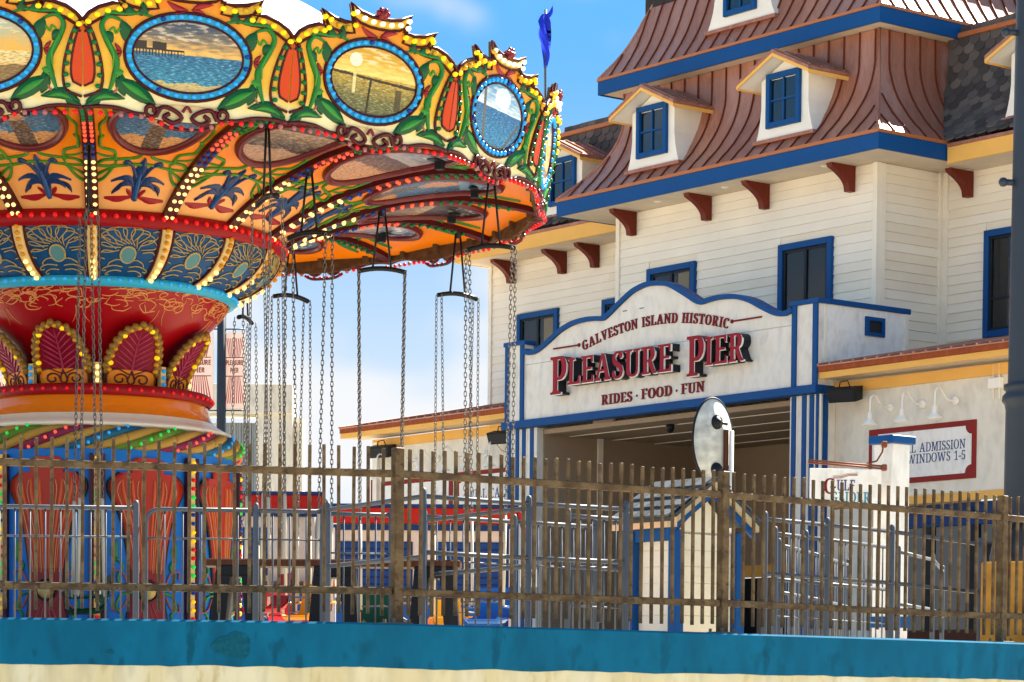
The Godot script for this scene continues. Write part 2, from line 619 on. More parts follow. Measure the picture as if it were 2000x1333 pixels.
func parapet_wall() -> void:
	var t := thing("parapet_wall", "curved cream wall with a weathered teal band along its top", "wall")
	var s := surf()
	sweep_wall(s, -0.168, 0.16, 0.0, 2.06)
	put(t, "wall_face", s, mat("cream_wall"))
	var c := surf()
	sweep_wall(c, -0.175, 0.185, 1.825, 2.10, 0.012, 0.012)
	put(t, "teal_band", c, mat("teal_wall"))
	# old scuffs and patched spots on the band
	for q in [[-1.72, 1.95, 0.115, 0.075], [-2.42, 1.905, 0.025, 0.012]]:
		var p := surf()
		var x: float = q[0]
		var poly := []
		for i in 22:
			var a := TAU * i / 22
			var r := 1.0 + 0.16 * sin(3.0 * a + x) + rng.randf_range(-0.09, 0.09)
			poly.append(Vector2(cos(a) * q[2] * r, sin(a) * q[3] * r))
		var z := wall_z(x)
		var dz := (wall_z(x + 0.05) - wall_z(x - 0.05)) / 0.1
		var n := Vector3(-dz, 0, 1).normalized()
		prism(p, poly, 0.0, 0.0035, Transform3D(Basis(Vector3.UP.cross(n), Vector3.UP, n), Vector3(x, q[1], z) + n * 0.176))
		put(t, "patch", p, mat("teal_patch", "0a5d74", 0.9, 0.0, "blotch", 7.0))

func wall_z(x: float) -> float:
	var l := wall_line(0.0)
	for i in l.size() - 1:
		if x >= l[i].x and x <= l[i + 1].x:
			return lerpf(l[i].z, l[i + 1].z, (x - l[i].x) / (l[i + 1].x - l[i].x))
	return -20.0

func picket_fence() -> void:
	var t := thing("picket_fence", "rusty weathered metal picket fence standing on the teal wall", "fence", Transform3D())
	var m := mat("iron_weathered")
	var post := [Vector3(-5.75, 0, -16.53), Vector3(-3.23, 0, -16.5), Vector3(-0.725, 0, -17.1), Vector3(1.405, 0, -18.6), Vector3(3.62, 0, -20.5), Vector3(5.7, 0, -22.7), Vector3(7.6, 0, -24.95)]
	var pk := surf()
	cbox(pk, Vector3.ZERO, Vector3(0.0195, 1.03, 0.0195), 0.0015)
	var picket := made(pk)
	for i in post.size():
		var p: Vector3 = post[i]
		var d: Vector3 = (post[mini(i + 1, post.size() - 1)] - p) if i < post.size() - 1 else p - post[i - 1]
		var bs := Basis(Vector3.UP, atan2(-d.z, d.x))
		var s := surf()
		cbox(s, Vector3(0, 0.545, 0), Vector3(0.063, 1.09, 0.063), 0.005)
		put(t, "post", s, m, Transform3D(bs, p + Vector3.UP * 2.10))
		var f := surf()
		cbox(f, Vector3(0, 0.006, 0), Vector3(0.15, 0.012, 0.15), 0.003)
		for q in [[-1, -1], [-1, 1], [1, -1], [1, 1]]:
			lathe(f, [Vector2(0, 0.034), Vector2(0.011, 0.034), Vector2(0.011, 0.012)], 6, false, 0, TAU, Vector3(q[0] * 0.055, 0, q[1] * 0.055))
		put(t, "base_plate", f, mat("iron_dark", "5e5548", 0.7, 0.3, "rust", 4.0), Transform3D(bs, p + Vector3.UP * 2.10))
		if i == post.size() - 1: break
		var e: Vector3 = post[i + 1]
		var dir := (e - p).normalized()
		var n := 30 if i > 1 else int(round((e - p).length() / 0.0905))
		for y in [2.302, 3.032]:
			var sag := rng.randf_range(-0.006, 0.006)
			beam(t, "rail", p + dir * 0.032 + Vector3.UP * (y + sag), e - dir * 0.032 + Vector3.UP * (y - sag), 0.038, 0.045, m, 0.004)
		for j in range(1, n):
			var q: Vector3 = p.lerp(e, float(j) / n)
			var tilt := Basis(Vector3.FORWARD, rng.randf_range(-0.006, 0.006))
			put(t, "picket", picket, m, Transform3D(bs * tilt, q + Vector3(0, 2.675 + rng.randf_range(-0.008, 0.008), 0)))

# ---------------------------------------------------------------- entrance building (local x along the front, z outwards)
const MAIN := [[0.93, 12.60], [0.84, 12.69], [0.743, 12.79], [0.64, 12.88], [0.543, 12.98], [0.44, 13.09], [0.344, 13.22], [0.24, 13.355], [0.145, 13.50], [0.06, 13.66], [-0.01, 13.84], [-0.07, 14.05], [-0.09, 14.2], [-0.10, 14.84]]
const UPPER := [[0.31, 15.17], [0.25, 15.24], [0.138, 15.394], [0.04, 15.53], [-0.056, 15.684], [-0.14, 15.83], [-0.211, 15.986], [-0.29, 16.16], [-0.365, 16.364], [-0.48, 16.633], [-0.572, 16.849], [-0.72, 17.3], [-0.86, 17.8], [-1.0, 18.6]]
const XL := -7.857
const WING_Z := -1.867

func wall_boards(parent: Node3D, called: String, xf: Transform3D, wide: float, y0: float, y1: float, holes: Array) -> void:
	# xf: x runs along the wall, z outwards; holes are [x0, x1, y0, y1]
	var b := surf()
	box(b, Vector3(wide * 0.5, (y0 + y1) * 0.5, -0.12), Vector3(wide, y1 - y0, 0.16))
	var wall := put(parent, called, b, mat("cream_b"), xf)
	if not meshes.has("board"):
		var s := surf()
		prism(s, [Vector2(0, 0), Vector2(0.026, 0), Vector2(0.028, 0.003), Vector2(0.010, 0.183), Vector2(0, 0.183)], -0.5, 0.5, Transform3D(Basis(Vector3.BACK, Vector3.UP, Vector3.RIGHT), Vector3.ZERO))
		meshes["board"] = made(s)
	var rows := int(ceil((y1 - y0) / 0.186))
	for r in rows:
		var y := y1 - 0.186 * (r + 1)
		var spans := [[0.0, wide]]
		for hole in holes:
			if y + 0.175 > hole[2] and y < hole[3]:
				var nxt := []
				for sp in spans:
					if hole[0] > sp[0] + 0.02: nxt.append([sp[0], minf(sp[1], hole[0])])
					if hole[1] < sp[1] - 0.02: nxt.append([maxf(sp[0], hole[1]), sp[1]])
				spans = nxt
		for sp in spans:
			if sp[1] - sp[0] < 0.03: continue
			# boards are butted at uneven lengths
			var cuts := [sp[0]]
			if sp[1] - sp[0] > 4.2: cuts.append(sp[0] + (sp[1] - sp[0]) * rng.randf_range(0.3, 0.7))
			cuts.append(sp[1])
			for i in cuts.size() - 1:
				var len: float = cuts[i + 1] - cuts[i] - 0.002
				put(wall, "siding_board", meshes["board"], mat(["cream_a", "cream_b", "cream_c"][rng.randi() % 3]), Transform3D(Basis.from_scale(Vector3(len, 1, 1)), Vector3((cuts[i] + cuts[i + 1]) * 0.5, y, -0.04 + rng.randf_range(0, 0.002))))

func window(parent: Node3D, x0: float, x1: float, y0: float, y1: float, z: float, double := true) -> void:
	var w := surf()
	var f := 0.13
	for q in [[x0 + f * 0.5, (y0 + y1) * 0.5, f, y1 - y0], [x1 - f * 0.5, (y0 + y1) * 0.5, f, y1 - y0]]:
		cbox(w, Vector3(q[0], q[1], z + 0.005), Vector3(q[2], q[3], 0.11), 0.008)
	for y in [y0 + f * 0.5, y1 - f * 0.5]:
		cbox(w, Vector3((x0 + x1) * 0.5, y, z + 0.005), Vector3(x1 - x0 - 2 * f, f, 0.108), 0.008)
	var o := put(parent, "window", w, mat("blue_trim"))
	var s := surf()
	var a0 := x0 + f
	var a1 := x1 - f
	var b0 := y0 + f
	var b1 := y1 - f
	var xm := (a0 + a1) * 0.5
	for q in [[a0 + 0.03, (b0 + b1) * 0.5, 0.06, b1 - b0], [a1 - 0.03, (b0 + b1) * 0.5, 0.06, b1 - b0], [xm, (b0 + b1) * 0.5, 0.07, b1 - b0]]:
		box(s, Vector3(q[0], q[1], z - 0.015), Vector3(q[2], q[3], 0.07))
	for y in [b0 + 0.03, b1 - 0.03, b0 + (b1 - b0) * 0.34]:
		box(s, Vector3(xm, y, z - 0.02), Vector3(a1 - a0 - 0.12, 0.05, 0.06))
	put(o, "sash", s, mat("window_black"))
	for q in [[a0, xm], [xm, a1]]:
		boxpart(o, "pane", Vector3((q[0] + q[1]) * 0.5, (b0 + b1) * 0.5, z - 0.012), Vector3(q[1] - q[0] - 0.04, b1 - b0 - 0.04, 0.004), clear_glass())
	boxpart(o, "room_shade_board", Vector3(xm, (b0 + b1) * 0.5, z - 0.038), Vector3(a1 - a0, b1 - b0, 0.004), mat("room_shade", "2a2622", 0.9))  # dark board, its colour standing in for the unlit room behind the glass
	if double:
		# a drawn curtain in folds
		var cs := surf(true)
		var cw := (a1 - a0) * 0.36
		var n := 22
		for i in n:
			var u0 := a1 - cw + cw * i / n
			var u1 := a1 - cw + cw * (i + 1) / n
			var d0 := z - 0.029 + 0.006 * sin(i * 1.7)
			var d1 := z - 0.029 + 0.006 * sin((i + 1) * 1.7)
			quad(cs, Vector3(u0, b0, d0), Vector3(u1, b0, d1), Vector3(u1, b1, d1), Vector3(u0, b1, d0), Vector3.BACK)
		put(o, "curtain", cs, mat("curtain", "e2c784", 0.9))

func clear_glass() -> StandardMaterial3D:
	var m := mat("clear_glass", "20262c", 0.03)
	m.metallic_specular = 0.4
	m.transparency = BaseMaterial3D.TRANSPARENCY_ALPHA
	m.albedo_color.a = 0.30
	return m

func bracket(parent: Node3D, x: float, z: float, y1 := 12.235) -> void:
	var poly := [Vector2(0.0, 0.0), Vector2(0.0, -0.50), Vector2(0.16, -0.50)]
	for i in 9:
		var a := i / 8.0
		poly.append(Vector2(0.17 + 0.50 * a * a * 0.92, -0.44 + 0.37 * a))
	poly.append(Vector2(0.66, 0.0))
	var s := surf()
	prism(s, poly, -0.075, 0.075, Transform3D(Basis(Vector3.BACK, Vector3.UP, Vector3.LEFT), Vector3(x, y1, z)))
	put(parent, "bracket", s, mat("bracket"))

# one face of a flared roof: pans between standing seams, cut off along the hips
func roof_pans(parent: Node3D, called: String, prof: Array, lo: Callable, hi: Callable, at: Callable, u0: float, u1: float, pan: float, out: Vector3) -> void:
	var n := int(ceil((u1 - u0) / pan))
	for k in n:
		var a := u0 + pan * k
		var b := minf(a + pan, u1)
		var s := surf(true)
		var sm := surf()
		var ribbed := false
		var any := false
		for j in prof.size() - 1:
			var p = prof[j]
			var q = prof[j + 1]
			var a0 := clampf(a, lo.call(p[0]), hi.call(p[0]))
			var b0 := clampf(b, lo.call(p[0]), hi.call(p[0]))
			var a1 := clampf(a, lo.call(q[0]), hi.call(q[0]))
			var b1 := clampf(b, lo.call(q[0]), hi.call(q[0]))
			if b0 - a0 < 0.002 and b1 - a1 < 0.002: continue
			any = true
			s.set_smooth_group(0)
			var nrm: Vector3 = out * (q[1] - p[1]) + Vector3.UP * (p[0] - q[0])
			quad(s, at.call(a0, p[0], p[1]), at.call(b0, p[0], p[1]), at.call(b1, q[0], q[1]), at.call(a1, q[0], q[1]), nrm)
			# the seam stands on the pan's first edge
			if a0 == a and a1 == a:
				ribbed = true
				var h: Vector3 = nrm.normalized() * 0.032
				var w := 0.011
				var c0: Vector3 = at.call(a - w, p[0], p[1])
				var c1: Vector3 = at.call(a + w, p[0], p[1])
				var d0: Vector3 = at.call(a - w, q[0], q[1])
				var d1: Vector3 = at.call(a + w, q[0], q[1])
				quad(sm, c0, d0, d0 + h, c0 + h, c0 - c1)
				quad(sm, c1, d1, d1 + h, c1 + h, c1 - c0)
				quad(sm, c0 + h, c1 + h, d1 + h, d0 + h, nrm)
		if any:
			var pan_node := put(parent, called, s, mat("copper" if rng.randf() < 0.6 else "copper_b"))
			if ribbed: put(pan_node, "standing_seam", sm, mat("copper_seam_shade"))

func fascia_ring(parent: Node3D, called: String, m: Material, e: float, y0: float, y1: float, zb: float, thick := 0.05) -> void:
	var s := surf()
	box(s, Vector3(XL * 0.5, (y0 + y1) * 0.5, e - thick * 0.5), Vector3(-XL + 2 * e, y1 - y0, thick))
	for sg in [0, 1]:
		var x := e - thick * 0.5 if sg else XL - e + thick * 0.5
		box(s, Vector3(x, (y0 + y1) * 0.5, (e - thick + zb) * 0.5), Vector3(thick, y1 - y0, e - thick - zb))
	put(parent, called, s, m)

func dormer(parent: Node3D, cx: float, zf: float, yb: float, high: float, flare: float, half: float, back: float) -> void:
	# yb: foot of the face; high: from the foot to the eave
	var ye := yb + high
	var poly := [Vector2(-half, ye), Vector2(-half, yb + 0.62), Vector2(-half - flare * 0.25, yb + 0.36), Vector2(-half - flare * 0.62, yb + 0.15), Vector2(-half - flare, yb), Vector2(half + flare, yb), Vector2(half + flare * 0.62, yb + 0.15), Vector2(half + flare * 0.25, yb + 0.36), Vector2(half, yb + 0.62), Vector2(half, ye), Vector2(0, ye + half * 0.47)]
	for i in poly.size(): poly[i].x += cx
	var s := surf()
	prism(s, poly, back, zf)
	var d := put(parent, "dormer", s, mat("dormer_white"))
	var fl := surf()
	box(fl, Vector3(cx, yb - 0.035, zf - 0.05), Vector3(2 * (half + flare) + 0.1, 0.07, 0.2))
	put(d, "flashing", fl, mat("copper_b"))
	var ov := half + 0.36
	var pk := ye + half * 0.47 + 0.10
	var slope := 0.47
	for sg in [-1.0, 1.0]:
		var e := Vector2(cx + sg * ov, pk - ov * slope)
		var top := Vector2(cx, pk)
		var up := Vector2(0, 0.065)
		var r := surf()
		prism(r, [e, top, top + up, e + up] if sg < 0 else [top, e, e + up, top + up], back, zf + 0.36)
		# ribs down the slope
		for i in 5:
			var z := lerpf(back + 0.1, zf + 0.28, i / 4.0)
			var dir := (e - top).normalized()
			var bs := Basis(Vector3(dir.x, dir.y, 0), Vector3(-dir.y * sg, dir.x * sg, 0), Vector3.BACK)
			box(r, Vector3((e.x + top.x) * 0.5, (e.y + top.y) * 0.5 + 0.085, z), Vector3((e - top).length() - 0.04, 0.035, 0.03), bs)
		put(d, "roof_slope", r, mat("copper_b"))
		var k := surf()
		prism(k, [e - up * 1.1, top - up * 1.1, top - Vector2(0, 0.003), e - Vector2(0, 0.003)] if sg < 0 else [top - up * 1.1, e - up * 1.1, e - Vector2(0, 0.003), top - Vector2(0, 0.003)], zf + 0.33, zf + 0.356)
		box(k, Vector3(e.x - sg * 0.015, e.y - 0.045, (back + zf + 0.33) * 0.5), Vector3(0.03, 0.075, zf + 0.33 - back))
		put(d, "rake_board", k, mat("yellow_fascia"))
		var so := surf()
		var off := Vector2(0, 0.05)
		quad(so, Vector3(e.x - sg * 0.03, e.y - 0.05, back), Vector3(e.x - sg * 0.03, e.y - 0.05, zf + 0.33), Vector3(cx, pk - 0.05, zf + 0.33), Vector3(cx, pk - 0.05, back), Vector3.DOWN)
		put(d, "soffit", so, mat("dormer_white"))
	# window
	var w := surf()
	var x0 := cx - 0.48
	var x1 := cx + 0.48
	var y0 := yb + 0.20
	var y1 := yb + 1.27
	for x in [x0 + 0.055, x1 - 0.055]: cbox(w, Vector3(x, (y0 + y1) * 0.5, zf + 0.03), Vector3(0.11, y1 - y0, 0.09), 0.008)
	for y in [y0 + 0.055, y1 - 0.055]: cbox(w, Vector3(cx, y, zf + 0.03), Vector3(0.74, 0.11, 0.088), 0.008)
	var o := put(d, "window_frame", w, mat("blue_trim"))
	var mu := surf()
	box(mu, Vector3(cx, (y0 + y1) * 0.5, zf + 0.02), Vector3(0.035, y1 - y0 - 0.22, 0.04))
	box(mu, Vector3(cx, (y0 + y1) * 0.5, zf + 0.02), Vector3(0.74, 0.035, 0.038))
	put(d, "muntin", mu, mat("blue_trim"))
	for q in [[-1, -1], [1, -1], [-1, 1], [1, 1]]:
		boxpart(d, "pane", Vector3(cx + q[0] * 0.192, (y0 + y1) * 0.5 + q[1] * 0.212, zf + 0.004), Vector3(0.352, 0.392, 0.008), mat("glass"))

func fish_scale(parent: Node3D, x0: float, x1: float, zoff: float) -> void:
	var s := surf()
	var poly := [Vector2(-0.135, 0.30), Vector2(-0.135, 0.0)]
	for i in 7:
		var a := PI + PI * (i + 1) / 8.0
		poly.append(Vector2(cos(a) * 0.135, sin(a) * 0.11))
	poly.append(Vector2(0.135, 0.0))
	poly.append(Vector2(0.135, 0.30))
	prism(s, poly, 0.0, 0.028)
	var tile := made(s)
	var row := 0
	var j := 0
	var y := 12.66
	while y < 14.80:
		# the roof leans by the main profile
		var m0 := mansard_at(y)
		var m1 := mansard_at(y + 0.25)
		var up := Vector3(0, 0.25, m1 - m0).normalized()
		var bs := Basis(Vector3.RIGHT, up, Vector3.RIGHT.cross(up))
		var x := x0 + (0.14 if row % 2 else 0.0)
		while x < x1:
			put(parent, "shingle", tile, mat("shingle_%d" % (rng.randi() % 4)), Transform3D(bs * Basis(Vector3.BACK, rng.randf_range(-0.02, 0.02)) * Basis(Vector3.RIGHT, -0.14), Vector3(x, y + rng.randf_range(-0.006, 0.006), m0 + zoff + 0.03)))
			x += 0.28
		y += 0.165 * clampf(up.y + 0.05, 0.72, 1.0)
		row += 1

func mansard_at(y: float) -> float:
	for j in MAIN.size() - 1:
		if y <= MAIN[j + 1][1]:
			return lerpf(MAIN[j][0], MAIN[j + 1][0], clampf((y - MAIN[j][1]) / (MAIN[j + 1][1] - MAIN[j][1]), 0, 1))
	return MAIN[-1][0]

func entrance_building() -> void:
	var t := thing("entrance_building", "cream sided building with flared copper mansard roofs and blue eaves", "building", BT)
	var turn := Basis(Vector3.UP, PI / 2)   # x to -z, z to +x
	wall_boards(t, "front_wall", Transform3D(Basis(), Vector3(XL + 0.1, 0, 0)), -XL - 0.2, 7.4, 12.235, [[5.024, 6.56, 8.87, 10.957], [0.96, 2.50, 8.87, 10.957]])
	wall_boards(t, "side_wall", Transform3D(turn, Vector3(0, 0, -0.1)), -WING_Z - 0.2, 7.4, 12.235, [])
	wall_boards(t, "wing_wall", Transform3D(Basis(), Vector3(0.1, 0, WING_Z)), 6.9, 7.4, 12.24, [[1.02, 2.56, 8.87, 10.957]])
	wall_boards(t, "wing_wall", Transform3D(Basis(), Vector3(-14.72, 0, WING_Z)), 6.76, 7.4, 12.24, [[1.04, 2.58, 8.87, 10.9], [4.19, 5.73, 8.87, 10.9]])
	# corner boards
	for q in [[-0.05, 0.012, 0.12], [XL + 0.05, 0.012, 0.12], [-14.77, WING_Z + 0.012, 0.12]]:
		boxpart(t, "corner_board", Vector3(q[0], 9.8, q[1] - 0.06), Vector3(q[2], 4.87, 0.14), mat("cream_trim"), 0.006)
	boxpart(t, "corner_board", Vector3(-0.06, 9.8, -0.16), Vector3(0.15, 4.86, 0.14), mat("cream_trim"), 0.006)
	boxpart(t, "corner_board", Vector3(-0.05, 9.82, WING_Z + 0.07), Vector3(0.14, 4.84, 0.12), mat("cream_trim"), 0.006)
	boxpart(t, "corner_board", Vector3(0.065, 9.82, WING_Z - 0.03), Vector3(0.11, 4.84, 0.12), mat("cream_trim"), 0.006)
	# the body behind the walls
	var b := surf()
	box(b, Vector3(XL * 0.5, 9.8, -1.1), Vector3(-XL - 0.3, 4.8, 1.8))
	box(b, Vector3(-3.93, 9.8, -6.2), Vector3(21.5, 4.8, 8.0))
	box(b, Vector3(XL * 0.5, 14.6, -4.5), Vector3(-XL - 0.6, 4.6, 8.0))
	box(b, Vector3(-3.93, 13.4, -7.0), Vector3(21.4, 2.6, 8.6))
	put(t, "core", b, mat("roof_dark"))
	window(t, -2.733, -1.197, 8.87, 10.957, 0.0, false)
	window(t, -6.80, -5.26, 8.87, 10.957, 0.0)
	window(t, 1.12, 2.66, 8.87, 10.957, WING_Z, false)
	window(t, -13.68, -12.14, 8.87, 10.9, WING_Z)
	window(t, -10.53, -8.99, 8.87, 10.9, WING_Z)
	for x in [-7.27, -4.87, -3.12, -0.68]: bracket(t, x, 0.0)
	for x in [0.71, 2.9, 4.1, -13.87, -11.94, -10.75, -8.6]: bracket(t, x, WING_Z, 12.16)
	# soffits
	var so := surf()
	var e := 0.93
	box(so, Vector3(XL * 0.5, 12.26, (e - 0.05) * 0.5 - 0.1), Vector3(-XL + 2 * e - 0.1, 0.04, e + 0.15))
	for x in [e * 0.5 - 0.08, XL - e * 0.5 + 0.08]: box(so, Vector3(x, 12.262, -1.0), Vector3(e + 0.06, 0.04, 1.83))
	box(so, Vector3(XL * 0.5, 14.87, 0.0), Vector3(-XL + 0.5, 0.04, 0.52))
	for x in [0.04, XL - 0.04]: box(so, Vector3(x, 14.872, -1.9), Vector3(0.46, 0.04, 3.4))
	put(t, "soffit", so, mat("soffit"))
	var sw := surf()
	box(sw, Vector3(4.0, 12.19, -1.44), Vector3(6.2, 0.04, 0.9))
	put(t, "wing_soffit", sw, mat("soffit"))
	sw = surf()
	box(sw, Vector3(-11.85, 12.19, -1.44), Vector3(6.1, 0.04, 0.9))
	put(t, "wing_soffit", sw, mat("soffit"))
	for x in [-6.0, -3.9, -1.0]:
		var l := surf(true)
		lathe(l, [Vector2(0, 12.225), Vector2(0.06, 12.222), Vector2(0.085, 12.24)], 12, true, 0, TAU, Vector3(x, 0, 0.45))
		put(t, "soffit_lamp", l, mat("lamp_white"))
	fascia_ring(t, "blue_fascia", mat("blue_trim"), e, 12.235, 12.54, WING_Z + 0.88)
	fascia_ring(t, "gutter", mat("gutter"), e + 0.02, 12.542, 12.61, WING_Z + 0.88, 0.08)
	fascia_ring(t, "blue_fascia", mat("blue_trim"), 0.31, 14.83, 15.12, -3.2)
	fascia_ring(t, "gutter", mat("gutter"), 0.33, 15.122, 15.18, -3.2, 0.08)
	for q in [[0.96, 7.2], [-14.95, -8.80]]:
		var y := surf()
		box(y, Vector3((q[0] + q[1]) * 0.5, 12.325, -0.955), Vector3(q[1] - q[0], 0.31, 0.05))
		if q[0] < -10: box(y, Vector3(q[0] - 0.025, 12.325, -2.2), Vector3(0.05, 0.308, 2.5))
		put(t, "yellow_fascia", y, mat("yellow_fascia"))
		var g := surf()
		box(g, Vector3((q[0] + q[1]) * 0.5, 12.515, -0.95), Vector3(q[1] - q[0], 0.065, 0.09))
		put(t, "gutter", g, mat("copper_b"))
	# copper roofs
	var f_lo := func(m): return XL - m
	var f_hi := func(m): return m
	var front := func(u, m, y): return Vector3(u, y, m)
	var right := func(u, m, y): return Vector3(m, y, -u)
	var left := func(u, m, y): return Vector3(XL - m, y, -u)
	var s_lo := func(m): return -m
	for q in [[MAIN, 0.93, 2.9, 0.43], [UPPER, 0.31, 6.5, 0.40]]:
		var s_hi := func(_m): return q[2]
		roof_pans(t, "roof_pan", q[0], f_lo, f_hi, front, XL - q[1], q[1], q[3], Vector3.BACK)
		roof_pans(t, "roof_pan", q[0], s_lo, s_hi, right, -q[1], q[2], q[3], Vector3.RIGHT)
		roof_pans(t, "roof_pan", q[0], s_lo, s_hi, left, -q[1], q[2], q[3], Vector3.LEFT)
		for sg in [0, 1]:
			var s := surf(true)
			var pts := []
			for p in q[0]: pts.append(Vector3(p[0] if sg else XL - p[0], p[1] + 0.01, p[0]))
			tube(s, pts, 0.03, 6)
			put(t, "hip_cap", s, mat("copper_b"))
	# dark wing roofs with scalloped shingles
	for q in [[0.2, 7.2, 0.15, 3.6], [-14.95, -8.1, -11.95, -8.25]]:
		var s := surf()
		for j in MAIN.size() - 1:
			quad(s, Vector3(q[0], MAIN[j][1], MAIN[j][0] + WING_Z), Vector3(q[1], MAIN[j][1], MAIN[j][0] + WING_Z), Vector3(q[1], MAIN[j + 1][1], MAIN[j + 1][0] + WING_Z), Vector3(q[0], MAIN[j + 1][1], MAIN[j + 1][0] + WING_Z), Vector3(0, 0.5, 1))
		var w := put(t, "wing_roof", s, mat("roof_dark"))
		fish_scale(w, q[2], q[3], WING_Z)
		boxpart(t, "ridge_cap", Vector3((q[0] + q[1]) * 0.5, 14.89, WING_Z - 0.1), Vector3(q[1] - q[0], 0.10, 0.2), mat("gutter"), 0.01)
	for q in [[-1.9], [-5.87]]: dormer(t, q[0], 0.70, 12.93, 1.17, 0.14, 0.67, -0.35)
	dormer(t, -3.9, 0.06, 15.62, 1.25, 0.22, 0.80, -1.0)
	for x in [-11.15, 3.02]: dormer(t, x, 0.70 + WING_Z, 12.87, 1.17, 0.14, 0.67, -2.3)

# ---------------------------------------------------------------- the marquee with the big sign
func entrance_marquee() -> void:
	var Z := 2.395
	var t := thing("entrance_marquee", "white entrance marquee with a curved blue-edged top and red lettering", "marquee", BT)
	var curve := [[-7.97, 9.16], [-7.82, 9.10], [-7.6, 9.11], [-7.41, 9.17], [-7.12, 9.30], [-6.78, 9.46], [-6.38, 9.57], [-5.93, 9.605], [-5.6, 9.59], [-5.38, 9.57], [-5.2, 9.64], [-5.0, 9.75], [-4.57, 9.97], [-4.3, 10.06], [-3.95, 10.11]]
	var pts := []
	for p in curve: pts.append(Vector2(p[0], p[1]))
	for i in range(curve.size() - 2, -1, -1): pts.append(Vector2(-7.77 - curve[i][0], curve[i][1]))
	var fine := []
	for i in pts.size() - 1:
		for k in 3: fine.append(pts[i].cubic_interpolate(pts[i + 1], pts[maxi(i - 1, 0)], pts[mini(i + 2, pts.size() - 1)], k / 3.0))
	fine.append(pts[-1])
	var lowp := []
	var cut := 8.838
	# the face is two sheets that meet on a seam
	var up := fine.duplicate()
	up.append(Vector2(fine[-1].x, cut + 0.004)); up.append(Vector2(fine[0].x, cut + 0.004))
	var s := surf()
	prism(s, up, Z - 0.16, Z)
	put(t, "face_sheet", s, mat("sign_white"))
	s = surf()
	prism(s, [Vector2(-7.97, 7.66), Vector2(0.2, 7.66), Vector2(0.2, cut - 0.004), Vector2(-7.97, cut - 0.004)], Z - 0.16, Z)
	put(t, "face_sheet", s, mat("sign_white"))
	# piers at both ends
	for q in [[-8.6, -7.97, 9.28], [0.2, 0.875, 9.19]]:
		boxpart(t, "pier_panel", Vector3((q[0] + q[1]) * 0.5, (7.66 + q[2]) * 0.5, Z - 0.10), Vector3(q[1] - q[0], q[2] - 7.66, 0.24), mat("sign_white"))
		boxpart(t, "pier_cap", Vector3((q[0] + q[1]) * 0.5, q[2] + 0.035, Z - 0.10), Vector3(q[1] - q[0] + 0.12, 0.09, 0.34), mat("blue_trim"), 0.01)
		var edge: float = 0.13
		for x in ([q[0] + edge * 0.5 - 0.02, q[1] - 0.07] if q[0] < -5 else [q[0] + 0.065, q[1] - edge * 0.5 + 0.02]):
			boxpart(t, "pier_stripe", Vector3(x, (7.66 + q[2]) * 0.5, Z + 0.03), Vector3(0.125, q[2] - 7.67, 0.05), mat("blue_trim"), 0.006)
	# the blue edge along the curve
	s = surf()
	for i in fine.size() - 1:
		var a: Vector2 = fine[i]
		var b: Vector2 = fine[i + 1]
		var na := ((fine[mini(i + 1, fine.size() - 1)] - fine[maxi(i - 1, 0)]) as Vector2).normalized().orthogonal() * -1.0
		var nb := ((fine[mini(i + 2, fine.size() - 1)] - fine[i]) as Vector2).normalized().orthogonal() * -1.0
		if na.y < 0: na = -na
		if nb.y < 0: nb = -nb
		var lo := 0.07
		var P := func(p: Vector2, n: Vector2, k: float, z: float): return Vector3(p.x + n.x * k, p.y + n.y * k, z)
		for f in [[0.025, 0.025, Z - 0.2, Z + 0.07, Vector3(na.x, na.y, 0)], [-lo, -lo, Z - 0.2, Z + 0.07, -Vector3(na.x, na.y, 0)]]:
			quad(s, P.call(a, na, f[0], f[2]), P.call(b, nb, f[0], f[2]), P.call(b, nb, f[0], f[3]), P.call(a, na, f[0], f[3]), f[4])
		quad(s, P.call(a, na, -lo, Z + 0.07), P.call(b, nb, -lo, Z + 0.07), P.call(b, nb, 0.025, Z + 0.07), P.call(a, na, 0.025, Z + 0.07), Vector3.BACK)
	put(t, "curved_edge", s, mat("blue_trim"))
	# the blue beam under the face, round the corner and along the sides
	s = surf()
	cbox(s, Vector3(-3.885, 7.585, Z - 0.03), Vector3(9.60, 0.16, 0.26), 0.01)
	for x in [0.81, -8.58]: cbox(s, Vector3(x, 7.585, Z - 0.42), Vector3(0.2, 0.158, 0.52), 0.01)
	put(t, "blue_beam", s, mat("blue_trim"))
	# the side of the box
	for x in [0.86, -8.62]:
		boxpart(t, "side_panel", Vector3(x, 8.35, 1.14), Vector3(0.03, 1.70, 2.24), mat("board_white"))
		boxpart(t, "side_cap", Vector3(x - 0.01, 9.235, 1.04), Vector3(0.16, 0.10, 2.14), mat("blue_trim"), 0.01)
		boxpart(t, "side_trim", Vector3(x + 0.005, 8.45, 0.06), Vector3(0.07, 1.5, 0.10), mat("cream_trim"))
		boxpart(t, "side_trim", Vector3(x + 0.005, 8.45, 2.22), Vector3(0.05, 1.49, 0.06), mat("cream_trim"))
	boxpart(t, "box_roof", Vector3(-3.88, 9.0, 1.1), Vector3(9.4, 0.06, 2.2), mat("soffit"))
	var v := surf()
	for y in [8.72, 9.01]: box(v, Vector3(0.89, y, 0.92), Vector3(0.06, 0.07, 0.51))
	box(v, Vector3(0.89, 8.865, 1.13), Vector3(0.06, 0.22, 0.09))
	box(v, Vector3(0.89, 8.865, 0.70), Vector3(0.06, 0.22, 0.07))
	var vent := put(t, "vent_frame", v, mat("blue_trim"))
	boxpart(vent, "vent_opening", Vector3(0.872, 8.865, 0.92), Vector3(0.02, 0.22, 0.36), mat("window_black"))
